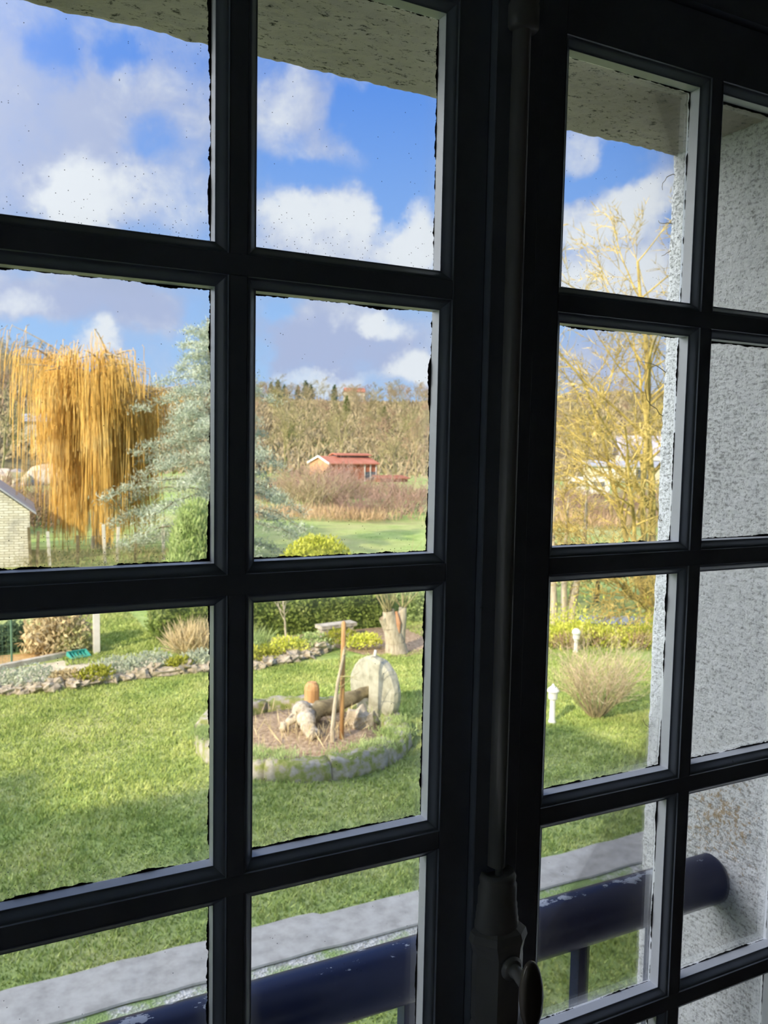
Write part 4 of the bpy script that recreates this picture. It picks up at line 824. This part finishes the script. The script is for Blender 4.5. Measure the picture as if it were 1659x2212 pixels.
# the two white garden lamps, dry shrub, yellow-green border, pond strip
def lamp(x, y, h, lab, round_):
    e = empty('garden_lamp', (x, y, 0), label=lab, cat='lamp', group='white garden lamps')
    obj('lamp_post', lathe([(0.075, 0), (0.06, 0.03), (0.048, 0.06), (0.044, h*0.62), (0.05, h*0.66)], 16), M_WHITE, e, smooth=True)
    hz = h*0.66
    lt_ = obj('lantern', lathe([(0.055, hz), (0.075, hz+.02), (0.078, hz+0.13), (0.06, hz+.15)], 12), speck('frosted_glass', [(0.3, (.62, .62, .58)), (.7, (.75, .75, .7))], 5, .4), e)
    top = [(0.10, hz+.14), (0.105, hz+.16), (0.075, hz+.20), (0.03, hz+.235), (0.018, hz+.26), (0.008, hz+.275)] if not round_ else [(0.09, hz+.13), (0.10, hz+.16), (0.09, hz+.21), (0.055, hz+.245), (0.01, hz+.26)]
    obj('lamp_cap', lathe(top, 12 if not round_ else 18), M_WHITE, lt_, smooth=round_)
lamp(8.53, 10.05, 0.60, 'white garden lamp post on the lawn in front of the dry shrub', False); lamp(12.1, 13.75, 0.46, 'white mushroom-topped garden lamp behind the dry shrub', True)
bs = empty('dry_shrub', (9.40, 9.95, 0), label='bare fan-shaped shrub between the two white lamps', cat='shrub')
S, T = [], []
for q in range(120):
    a = rs.uniform(0, 6.283); tl = rs.uniform(.1, 1.0); walk(rs, (0.08*math.cos(a), 0.08*math.sin(a), 0), (math.cos(a)*tl, math.sin(a)*tl, 1), rs.uniform(.7, 1.28), .0065, 0, S, T, dict(n=6, wob=.06, up=[.1, .15], wood=1, lv=2, first=[.25, .2], kids=[2, 1], pk=.75, ang=(18, 45), sc=.45, rs=.6, rmin=.0035))
obj('stems', segs(S, 4), M_TWIG, bs); obj('twigs', segs(T, 3), speck('reddish_twigs', [(0.3, (0.54, 0.42, 0.27)), (0.7, (0.72, 0.59, 0.40))], 2, hue=.5), bs)
g = np.random.default_rng(91); p = np.stack([g.uniform(11.0, 15.5, 13000), np.zeros(13000), np.abs(g.normal(size=13000))*.25], 1); p[:, 1] = 15.2-(p[:, 0]-11)*0.42+g.normal(size=13000)*.35
p[:, 2] *= 1+.5*np.sin(p[:, 0]*3.1)
obj('yellow_border', leaves(p, 0.085, g, 0.4, up=(0, 0, .5)), M_YELLOW, label='band of yellow-green leafy plants behind the lamps', cat='plant')
for q in range(9):
    x = 11.2+q*.42; clump('dead_perennial', (x, 14.6-(x-11.2)*.42+rs.uniform(-.2, .2), 0), (.3, .25, .28), 170, .26, M_STRAW if q % 2 else M_TWIG3, 510+q, .06, up=(0, 0, .7), jit=.5, label='withered brown perennial among the yellow-green plants', cat='plant', group='withered perennials in the right-hand border')
patch('stream', [(13.0, 16.9), (14.5, 16.1), (16.0, 15.2), (18.5, 14.0), (19.5, 14.5), (17.0, 16.0), (15.0, 17.1), (13.5, 17.8)], 0.02, M_WATER, kind='structure', label='grey strip of water beyond the right-hand border')
def pale_trunk(x, y, lean, r, h, lab):
    e = empty('pale_tree', (x, y, 0), label=lab, cat='tree', group='pale trunks by the water'); S, T = [], []
    walk(rs, (0, 0, 0), (lean, 0, 1), h, r, 0, S, T, dict(n=8, wob=.03, up=[.1, .3], wood=1, lv=2, first=[.55, .2], kids=[1, 1], pk=.8, ang=(20, 45), sc=.4, rs=.45, rmin=.008))
    obj('trunk', segs(S, 8), M_BARK, e, smooth=True); obj('branches', segs(T, 3), M_TWIG, e)
pale_trunk(13.5, 16.3, -.02, .10, 3.6, 'single pale trunk by the water, close to the window stile'); pale_trunk(13.98, 16.5, -.03, .10, 3.4, 'left trunk of the pale leaning pair by the water'); pale_trunk(14.18, 16.45, .09, .11, 3.6, 'right trunk of the pale leaning pair by the water')
def bank_tree(x, y, h, r, mat, lab, seed):
    g = np.random.default_rng(seed); e = empty('bank_tree', (x, y, 0), label=lab, cat='tree', group='small trees on the far bank'); S, T = [], []
    walk(g, (0, 0, 0), (g.normal()*.1, 0, 1), h, r, 0, S, T, dict(n=7, wob=.08, up=[.1, .2], wood=1, lv=2, first=[.45, .2], kids=[2, 2], pk=.8, ang=(25, 60), sc=.45, rs=.55, rmin=.01))
    obj('trunk', segs(S, 8), M_WOODY, e, smooth=True); p = ball_pts(800, g, (1.0, .8, .7), .2)+[0, 0, h*.8]; obj('crown', join(segs(T, 3), leaves(p, .16, g, .3)), mat, e)
for q, (x, y, h, r, m, lab) in enumerate([(15.8, 18.4, 1.5, .12, M_HEDGE, 'ivy-green small tree with a brown trunk across the water'), (16.9, 18.6, 1.5, .09, M_HEDGE, 'ivy-green small tree in the middle of the far bank'), (18.4, 18.2, 1.4, .12, M_DARKLEAF, 'dark-trunked small tree on the far bank'), (19.9, 17.8, 1.5, .1, M_HEDGE, 'ivy-green small tree beside the lichen tree trunk'), (15.0, 19.0, 1.2, .1, M_TWIG3, 'brown bushy small tree behind the pale trunks')]): bank_tree(x, y, h, r, m, lab, 520+q)

# the lichen-yellow bare tree on the right
ly = empty('lichen_tree', (16.4, 15.75, 0), label='big bare tree covered in yellow lichen beyond the right leaf', cat='tree')
g = np.random.default_rng(17); S, T = [], []
OPT = dict(n=10, wob=.07, up=[.35, .25, .12, .05], wood=2, lv=3, first=[.2, .2, .15], kids=[2, 2, 2], pk=.86, ang=(25, 62), sc=.5, rs=.55, rmin=.010)
for (dx, dy, dz, ln_, r) in ((-.10, .05, 1, 9.2, .13), (-.30, -.1, 1, 8.2, .10), (-.5, .2, 1, 7.0, .085), (-.62, -.15, 1, 6.0, .08), (.3, .1, 1, 8.0, .10), (-.75, .25, .62, 4.6, .065), (-1, -.2, .30, 3.6, .055), (-1.0, .1, .45, 4.0, .055), (-.8, -.5, .12, 3.2, .05), (.7, -.3, .7, 5.5, .07)):
    walk(g, (0, 0, 0.35), (dx, dy, dz), ln_, r, 0, S, T, OPT)
S.append((0, 0, 0, 0, 0, .9, .19, .15))
obj('trunk', segs(S, 7), M_LICHEN, ly, smooth=True); obj('twigs', segs(T, 3), M_LICHEN, ly)

# ================================================================ MIDDLE DISTANCE
# weeping willow
wl_ = empty('weeping_willow', (4.75, 35.6, 0), label='tall golden weeping willow behind the cedar', cat='tree')
g = np.random.default_rng(23); S = []; strand0 = []
poly(S, [(0, 0, 0), (.05, 0, 1.2), (0, 0, 2.6), (.1, 0, 3.6)], .42, .30)
for q in range(17):
    a = 2*math.pi*q/17+g.uniform(-.2, .2); R_ = g.uniform(1.0, 2.9); H = g.uniform(6.3, 8.5)*(1-.06*max(0, -math.cos(a))); t = np.linspace(0, 1, 9)
    P_ = np.stack([R_*math.cos(a)*t**.9, R_*math.sin(a)*t**.9, 3.3+(H-3.3)*np.sin(t*1.75)/math.sin(1.75*.9)*.97], 1); P_[1:] += g.normal(size=(8, 3))*.12
    poly(S, P_, .16, .03)
    for _ in range(150):
        u = g.uniform(.25, 1)*8; i0 = min(int(u), 7); strand0.append(P_[i0]+(P_[i0+1]-P_[i0])*(u-i0)+g.normal(size=3)*[.30, .30, .18])
    for _ in range(5):                                            # secondary boughs
        u = g.integers(3, 8); d_ = g.normal(size=3)*[.8, .8, .4]+[math.cos(a)*.5, math.sin(a)*.5, .5]; Q = [P_[u]]
        for _k in range(4): Q.append(Q[-1]+d_*.28); d_ = d_+[0, 0, -.18]
        poly(S, Q, .04, .012)
        for _k in range(14): strand0.append(Q[g.integers(1, 5)]+g.normal(size=3)*.15)
obj('trunk', segs(S, 7), M_BARK, wl_, smooth=True)
st = np.array(strand0); n = len(st); P0, P1 = [], []
out = st[:, :2]/np.maximum(np.linalg.norm(st[:, :2], axis=1, keepdims=True), .3)
clus = np.sin(np.arctan2(st[:, 1], st[:, 0])*7+st[:, 2])*.5+.5
ln_ = np.minimum(g.uniform(.35, 1.0, n)*(1.4+6.8*clus*g.uniform(.4, 1.25, n)), st[:, 2]-g.uniform(.1, 1.2, n)); K = 7; ph = g.uniform(0, 6.28, n)
prev = st
for k in range(1, K+1):
    t = k/K; q = st.copy(); q[:, :2] += out*(.28*np.sqrt(t))[..., None] if False else out*.28*math.sqrt(t); q[:, 0] += .07*np.sin(ph+3*t); q[:, 1] += .07*np.cos(ph*1.7+3*t); q[:, 2] -= ln_*(t**1.3)-.10*math.sin(math.pi*min(1, t*2.2))*(t < .45)
    P0.append(prev); P1.append(q); prev = q
rad = np.full(n*K, .0125); obj('hanging_shoots', tubes(np.concatenate(P0), np.concatenate(P1), rad, rad*.9, 3), M_WILLOW, wl_)

# blue cedar
cd = empty('blue_cedar', (8.25, 30.9, 0), label='blue-grey cedar with tiered drooping branches, split by the glazing bar', cat='tree')
g = np.random.default_rng(29); S = []; tuft = []
poly(S, [(0, 0, 0), (0.02, 0, 3), (-.03, 0, 6), (-.15, .05, 9.4)], .30, .03)
for q in range(72):
    z = .9+8.3*(q/72)**.92; f = 1-(z-.9)/8.6; R_ = (0.75+4.1*f**.75)*g.uniform(.55, 1.12); a = q*2.399+g.uniform(-.3, .3); ca, sa = math.cos(a), math.sin(a)
    t = np.linspace(0, 1, 8); drp = (-.05 if z > 5 else .14*(1-z/5))
    P_ = np.stack([R_*ca*t, R_*sa*t, z+R_*(.30*t-.42*t*t-drp*t)], 1); P_[1:] += g.normal(size=(7, 3))*.04; poly(S, P_, .035*f+.015, .008)
    for _ in range(int(22+70*f)):
        u = g.uniform(.18, 1)*7; i0 = min(int(u), 6); c = P_[i0]+(P_[i0+1]-P_[i0])*(u-i0); lat = g.normal()*.30*(.4+R_*.25)*(1-.55*u/7); tuft.append(c+np.array([-sa*lat, ca*lat, g.uniform(-.10, .10)-.18*abs(lat)]))
obj('trunk', segs(S, 6), M_WOODY, cd, smooth=True)
tf = np.array(tuft); tf = np.repeat(tf, 14, 0)+g.normal(size=(len(tuft)*14, 3))*[.15, .15, .06]
obj('needles', leaves(tf, .17, g, .16, up=(0, 0, .35), jit=.8), M_CEDAR, cd)
clump('conifer_shrub', (6.72, 27.2, 0), (0.98, 0.95, 2.7), 7000, .24, M_LIME, 93, .22, up=(0, 0, .9), shell=.45, label='round-topped bright green conifer under the cedar', cat='shrub')
clump('yellow_shrub', (11.2, 27.2, 0), (1.5, .9, 1.32), 5200, .17, M_YELLOW, 94, .4, up=(0, 0, .5), shell=.3, label='glowing yellow-green shrub at the edge of the meadow', cat='shrub')
fn = empty('post_and_wire_fence', (1.6, 31.2, 0), label='old fence of uneven posts below the willow', cat='fence')
for q, x in enumerate((.15, .35, .8, 1.75, 2.7, 3.15, 3.8, 4.85, 5.6)):
    obj('fence_post', xf(box(-.05, .05, -.05, .05, 0, rs.uniform(1.15, 1.6)), (x, rs.uniform(-.1, .1), 0), ry=rs.uniform(-.06, .06)), M_CONCRETE if q in (2, 4, 5, 7) else M_WOODY, fn)
obj('fence_wire', tubes([(0, 0, z) for z in (.4, .75, 1.1)], [(6, 0, z) for z in (.4, .75, 1.1)], np.full(3, .006), np.full(3, .006), 4), M_WOODY, fn)
clump('rough_weeds', (4.6, 30.5, 0), (4.0, .5, .75), 2600, .3, M_TWIG2, 95, .05, up=(0, 0, .7), jit=.5, kind='stuff', label='rough dry weeds along the foot of the fence', cat='weeds')

# stone outbuilding on the left
ho = empty('stone_outbuilding', (1.76, 31.5, 0), math.radians(-3), label='small rubble-stone outbuilding cut by the left edge', cat='building')
obj('wall', prism([(-4.9, 0), (0, 0), (0, 2.05), (-2.45, 3.9), (-4.9, 2.05)], 0, 5.0), M_MASON, ho)
rv = [(.22, -.12, 1.93), (-2.45, -.12, 3.98), (-5.12, -.12, 1.93), (.22, 5.1, 1.93), (-2.45, 5.1, 3.98), (-5.12, 5.1, 1.93)]; rv2 = [(x, y, z+.07) for x, y, z in rv]
obj('roof', (np.array(rv+rv2), [np.array([(0, 1, 4, 3), (1, 2, 5, 4), (6, 9, 10, 7), (7, 10, 11, 8), (0, 6, 7, 1), (1, 7, 8, 2), (3, 4, 10, 9), (4, 5, 11, 10), (0, 3, 9, 6), (2, 8, 11, 5)])]), M_SLATE, ho)

# red barn
ba = empty('red_barn', (41.9, 98.6, -0.3), .124, label='red-roofed barn with a sunlit-orange gable across the meadow', cat='barn')
Lb, Wb, He, Hr = 7.4, 5.2, 2.65, 3.45
obj('wall', box(0.02, Lb, 0, Wb, 0, He), M_REDWALL, ba)
obj('gable_end', join(prism([(0, 0), (Wb, 0), (Wb, He), (Wb/2, Hr), (0, He)], 0, .06)), M_ORANGE, ba).matrix_local = Matrix.Rotation(math.pi/2, 4, 'Z')
ro = box(0, 1, 0, 1, 0, 1)
def slope(x0, x1, ya, za, yb, zb_, th=.12):
    V = [(x0, ya, za), (x1, ya, za), (x1, yb, zb_), (x0, yb, zb_)]; V += [(x, y, z+th) for x, y, z in V]; return np.array(V, float), [np.array([(3, 2, 1, 0), (4, 5, 6, 7), (0, 1, 5, 4), (1, 2, 6, 5), (2, 3, 7, 6), (3, 0, 4, 7)])]
obj('roof', join(slope(-.25, Lb+.2, -.3, He-.1, Wb/2, Hr), slope(-.25, Lb+.2, Wb+.3, He-.1, Wb/2, Hr)), M_REDTILE, ba)
obj('verge_board', join(slope(-.34, -.25, -.3, He-.14, Wb/2, Hr-.04, .24), slope(-.34, -.25, Wb+.3, He-.14, Wb/2, Hr-.04, .24)), M_WHITE, ba)
obj('clerestory', box(2.4, Lb, Wb/2-.3, Wb/2+.9, Hr-.2, Hr+.24), M_PANE, ba); obj('upper_roof', join(slope(2.1, Lb+.3, Wb/2-.75, Hr+.2, Wb/2+.4, Hr+.42), slope(2.1, Lb+.3, Wb/2+1.4, Hr+.16, Wb/2+.4, Hr+.42)), M_REDTILE, ba)
gbay = obj('glazed_bay', box(Lb-2.1, Lb-.25, -.05, .02, .5, 1.55), M_PANE, ba)
for q in range(3): obj('bay_post', box(Lb-2.1+q*.9, Lb-1.98+q*.9, -.09, 0, .3, He-.1), M_WHITE, gbay)
obj('lean_to', join(box(Lb-1.2, Lb+3.2, -2.6, -1.2, 0, .75), slope(Lb-1.5, Lb+3.4, -2.9, .7, -1.1, 1.05)), M_REDWALL, ba)
# pale buildings on the right, caravans
fb_ = empty('pale_building', (100.5, 108.5, 0), -.62, label='wide building with a lilac-grey sheet roof behind the lichen tree', cat='building')
obj('wall', box(0, 16, 0, 9, -1, 3.9), M_CREAM, fb_); obj('roof', join(slope(-.6, 16.6, -.7, 3.8, 4.5, 7.2, .25), slope(-.6, 16.6, 9.7, 3.8, 4.5, 7.2, .25)), M_LILAC, fb_); obj('fascia', box(3.5, 16, -.9, -.6, 3.2, 4.0), M_WHITE, fb_)
for q in range(5): obj('window', box(1.2+q*3, 2.9+q*3, -.06, .02, 1.2, 2.5), M_PANE, fb_)
lb_ = empty('low_building', (83, 97, 0), -.62, label='low cream building below the lilac-grey roof', cat='building')
obj('wall', box(0, 12, 0, 5, -1, 2.4), M_CREAM, lb_); obj('roof', slope(-.3, 12.3, -.4, 2.3, 5.2, 3.0, .2), M_SLATE, lb_); obj('door', box(7.2, 9, -.06, .02, 0, 2.0), M_PANE, lb_); obj('shutter', box(2.5, 4.2, -.06, .02, .8, 2.0), M_WHITE, lb_)
for q, (x, y, lab) in enumerate([(51.0, 62.4, 'white caravan at the meadow edge, the left one of two'), (53.4, 61.8, 'white caravan at the meadow edge, the right one of two')]):
    e = empty('caravan', (x, y, 0), -.7, label=lab, cat='caravan', group='caravans across the meadow')
    pr_ = [(0, .45), (1.9, .45), (2.0, .9), (1.95, 1.7), (1.7, 2.05), (.2, 2.1), (0, 1.8)]
    obj('body', prism(pr_, 0, 1.9), M_WHITE, e); obj('window', box(.4, 1.5, -.03, .01, 1.2, 1.65), M_PANE, e)
    for wx in (.7, 1.2): obj('wheel', xf(lathe([(.26, -.08), (.28, 0), (.26, .08)], 14), (wx, .05, .28), rx=math.pi/2), M_BLACK, e)

# shared shapes for the trees and thickets further off
def tree_mesh(name, seed, h, r, spread, mat, twr):
    g = np.random.default_rng(seed); S, T = [], []
    o_ = dict(n=8, wob=.07, up=[.3, .2, .1, .05], wood=9, lv=3, first=[.22, .12, .1], kids=[2, 2, 2], pk=.85, ang=(22, spread), sc=.5, rs=.55, rmin=twr)
    walk(g, (0, 0, -.3), (g.normal()*.08, g.normal()*.08, 1), h, r, 0, S, T, o_); return mesh(name, segs(S, 3), mat)
TREES = [tree_mesh('bare_tree', 601, 8.5, .13, 58, M_TWIG, .034), tree_mesh('bare_tree', 602, 9.0, .12, 50, M_TWIG2, .034), tree_mesh('bare_tree', 603, 7.5, .12, 66, M_TWIG, .036), tree_mesh('bare_tree', 604, 8.2, .12, 60, M_TWIG3, .034), tree_mesh('bare_tree', 605, 9.5, .12, 46, M_TWIG2, .036)]
def evergreen_mesh(seed, mat):
    g = np.random.default_rng(seed); p = ball_pts(900, g, (1, 1, 1), .4); p[:, 2] = p[:, 2]*3.9+4.2; k_ = np.clip(1.1-(p[:, 2]-1)/7.4, .08, 1)[:, None]; p[:, :2] *= k_*1.7+.15*np.sin(p[:, 2:3]*4)
    return mesh('evergreen_tree', join(leaves(p, .7, g, .35, up=(0, 0, .5)), tube([(0, 0, 0), (0, 0, 5)], .15, 5)), mat)
EVER = [evergreen_mesh(611, M_DARKLEAF), evergreen_mesh(612, foliage('olive_ivy', [(0.3, (.16, .20, .06)), (.7, (.30, .33, .12))], .6))]
def thicket_mesh(seed, mat, h=2.0, n=60):
    g = np.random.default_rng(seed); S = []
    for q in range(n):
        a = g.uniform(0, 6.283); b0 = np.array([g.normal()*.7, g.normal()*.5, -.1]); walk(g, b0, (math.cos(a)*g.uniform(.05, .6), math.sin(a)*.4, 1), h*g.uniform(.6, 1.15), .018, 0, S, S, dict(n=5, wob=.1, up=[.1], wood=9, lv=1, first=[.2], kids=[2], pk=.85, ang=(15, 45), sc=.5, rs=.7, rmin=.011))
    return mesh('bare_shrub', segs(S, 3), mat)
THICK = [thicket_mesh(621, M_PURPLE), thicket_mesh(622, M_TWIG3), thicket_mesh(623, M_TWIG), thicket_mesh(624, M_PURPLE, 2.4)]
def polar(A, r): return CAMX+r*math.sin(A), CAMY+r*math.cos(A)
def put(name, me, x, y, z, sc, rz, label, cat, group):
    o = bpy.data.objects.new(name, me); COL.objects.link(o); o.location = (x, y, z); o.scale = sc; o.rotation_euler = (0, 0, rz); return ident(o, label, cat, group)
g = np.random.default_rng(33)
# thickets along the far edge of the meadow
for q in range(64):
    A = [g.uniform(.28, .52), g.uniform(.645, .83), g.uniform(-.03, .09)][0 if q < 36 else 1 if q < 52 else 2]; r = g.uniform(53, 84) if q < 52 else g.uniform(44, 56)
    if q < 14: A, r = g.uniform(.345, .425), g.uniform(60, 92)
    x, y = polar(A, r); k_ = g.uniform(.6, 1.2)*(1.25 if q >= 52 else 1)*(1.35 if q < 14 else 1)
    lab = ('purple-brown leafless thicket below the red barn', 'brown leafless thicket beyond the meadow, seen through the right leaf', 'purple-brown leafless thicket behind the stone outbuilding')[0 if q < 36 else 1 if q < 52 else 2]
    put('bare_shrub', THICK[g.integers(0, 4)], x, y, 0, (k_*1.4, k_*1.4, k_*.85), g.uniform(0, 6.28), lab, 'shrub', ('thickets below the barn', 'thickets beyond the right leaf', 'thickets behind the outbuilding')[0 if q < 36 else 1 if q < 52 else 2])
x0 = np.stack([g.uniform(.27, .84, 9000), g.uniform(50, 56, 9000)], 1); pp = np.stack([CAMX+x0[:, 1]*np.sin(x0[:, 0]), CAMY+x0[:, 1]*np.cos(x0[:, 0]), 0*x0[:, 0]], 1)
pp = pp[np.sin(x0[:, 0]*47)+np.sin(x0[:, 0]*19+1)+g.normal(size=len(pp))*.8 > -.5]
obj('dry_reeds', leaves(pp, 0.85, g, .04, up=(0, 0, .9)), speck('russet_reeds', [(.3, (.46, .31, .18)), (.7, (.64, .47, .29))], .5, hue=.5), kind='stuff', label='band of dry russet reeds along the far edge of the meadow', cat='reeds')
# single trees and clumps across the valley
for q, (px_az, r, v, k_, lab) in enumerate([(.478, 82, 1, .72, 'thin yellowish bare tree right of the red barn'), (.315, 92, 3, 1.05, 'orange-brown bare tree beside the cedar'), (.365, 128, 0, 1.25, 'broad tan bare tree above the red barn'), (.345, 118, 1, 1.1, 'olive bare tree left of the red barn'), (.415, 132, 4, 1.05, 'slender olive bare tree behind the barn roof'), (.445, 126, 2, 1.0, 'tan bare tree behind the right end of the barn'), (.505, 112, 0, .9, 'tan bare tree close to the right-hand stile'), (.49, 122, 3, 1.0, 'russet bare tree between the yellowish tree and the stile')]):
    x, y = polar(px_az, r); put('bare_tree', TREES[v], x, y, 0, (k_, k_, k_), q*1.3, lab, 'tree', 'bare trees across the valley')
# woodland on the hillside
for q in range(250):
    w_ = g.random(); A = g.uniform(.27, .53) if w_ < .56 else g.uniform(.64, .84) if w_ < .82 else g.uniform(-.03, .12); r = 140+265*g.random()**.85 if w_ < .82 else g.uniform(90, 400)
    if .745 < A < .80 and r > 290: r = g.uniform(140, 280)
    x, y = polar(A, r); z = float(hill_z(A, min(r, 400))); k_ = g.uniform(.6, 1.05)
    lab, gr = (('leafless tree in the woodland on the hillside above the red barn', 'woodland above the barn') if w_ < .56 else ('leafless tree on the hillside seen through the right leaf', 'woodland beyond the right leaf') if w_ < .82 else ('leafless tree on the steep hillside above the stone outbuilding', 'woodland above the outbuilding'))
    put('bare_tree', TREES[g.integers(0, 5)], x, y, z, (k_*1.35, k_*1.35, k_), g.uniform(0, 6.28), lab, 'tree', gr)
for q, (A, r, k_, v) in enumerate([(.330, 395, 1.3, 0), (.338, 398, 1.5, 0), (.346, 392, 1.2, 0), (.362, 396, 1.2, 0), (.371, 392, 1.5, 0), (.377, 398, 1.3, 0), (.405, 396, 1.3, 0), (.285, 396, 1.3, 0), (.42, 300, 1.0, 1), (.465, 260, .9, 1), (.355, 210, .8, 1), (.30, 150, .8, 1)]):
    x, y = polar(A, r); put('evergreen_tree', EVER[v], x, y, float(hill_z(A, r))-.3, (k_*1.0, k_*1.0, k_*.85), q, 'dark evergreen on the skyline of the hill' if v == 0 else 'olive evergreen among the bare trees on the hillside', 'tree', 'evergreens on the skyline' if v == 0 else 'evergreens in the hillside wood')
xx = np.stack([g.uniform(-.05, .86, 60000), 125+275*g.random(60000)**.8], 1); hz = hill_z(xx[:, 0], xx[:, 1])
pp = np.stack([CAMX+xx[:, 1]*np.sin(xx[:, 0]), CAMY+xx[:, 1]*np.cos(xx[:, 0]), hz], 1); pp = pp[~((xx[:, 0] > .745) & (xx[:, 1] > 290))]
obj('hillside_scrub', leaves(pp, 2.2, g, .2, up=(0, 0, .6), jit=.7), M_TWIG, kind='stuff', label='dense leafless scrub covering the far hillside', cat='scrub')
def cottage(x, y, z, rz, w, d_, h, rh, wm, rm, lab):
    e = empty('hill_house', (x, y, z), rz, label=lab, cat='house'); obj('wall', join(box(0, w, 0, d_, -1.5, h)), wm, e)
    obj('roof', join(slope(-.3, w+.3, -.4, h-.1, d_/2, h+rh, .15), slope(-.3, w+.3, d_+.4, h-.1, d_/2, h+rh, .15), prism([(0, h), (0, h)], 0, .01) if False else slope(-.3, w+.3, -.4, h-.12, d_+.4, h-.12, .05)), rm, e); obj('window', box(w*.3, w*.5, -.05, .02, h*.35, h*.75), M_PANE, e); obj('door', box(w*.62, w*.75, -.05, .02, 0, h*.75), M_WHITE, e)
x, y = polar(.418, 385); cottage(x, y, float(hill_z(.418, 385))+3.5, -.3, 9, 6, 2.2, 1.8, M_CREAM, M_REDTILE, 'little red-roofed house on the skyline above the barn')
x, y = polar(.058, 150); cottage(x, y, float(hill_z(.058, 150))+1, -.05, 6.5, 5, 2.6, 1.2, M_CREAM, M_SLATE, 'grey-roofed house half hidden left of the willow')
for q, (A, r, sx, sz, lab) in enumerate([(.030, 92, 4.2, 2.2, 'pale chalk outcrop at the left edge of the hillside'), (.050, 90, 2.6, 2.4, 'small tilted chalk boulder under the first outcrop'), (.076, 92, 3.6, 3.0, 'pale chalk outcrop next to the willow')]):
    x, y = polar(A, r); obj('chalk_outcrop', rock(700+q, (sx, 3, sz)), M_CLIFF, loc=(x, y, float(hill_z(A, r))+1.0), label=lab, cat='rock', group='chalk outcrops on the left hillside')

# dry climber tendrils sticking out from the outer corner of the reveal
g = np.random.default_rng(77)
for q, (z, ln_, lab) in enumerate([(.755, .05, 'short curl of dry tendril just under the soffit corner'), (.655, .045, 'dry tendril beside the cloud in the top pane of the right leaf'), (.60, .03, 'small hooked dry tendril, second below the soffit corner'), (.335, .07, 'bent dry tendril in front of the lichen tree crown'), (.24, .11, 'longest dry tendril hanging beside the lichen tree'), (.02, .035, 'tiny dry tendril beside the pale far buildings'), (-.10, .03, 'small dry curl above the lower glazing bar'), (-.46, .04, 'dry tendril beside the yellow-green border')]):
    p = np.array([1.1, .436, OZ+z]); d_ = np.array([-.8, .1, g.uniform(-.5, .5)]); Q = [p+[.006, 0, 0]]
    for k in range(7): Q.append(Q[-1]+d_/np.linalg.norm(d_)*ln_/7); d_ = d_+g.normal(size=3)*.45+(np.array([0, 0, .5]) if q == 4 else 0)
    obj('dry_tendril', tube(Q, np.linspace(.0011, .0005, 8), 5), M_WOODY, smooth=True, label=lab, cat='tendril', group='dry tendrils on the window reveal')
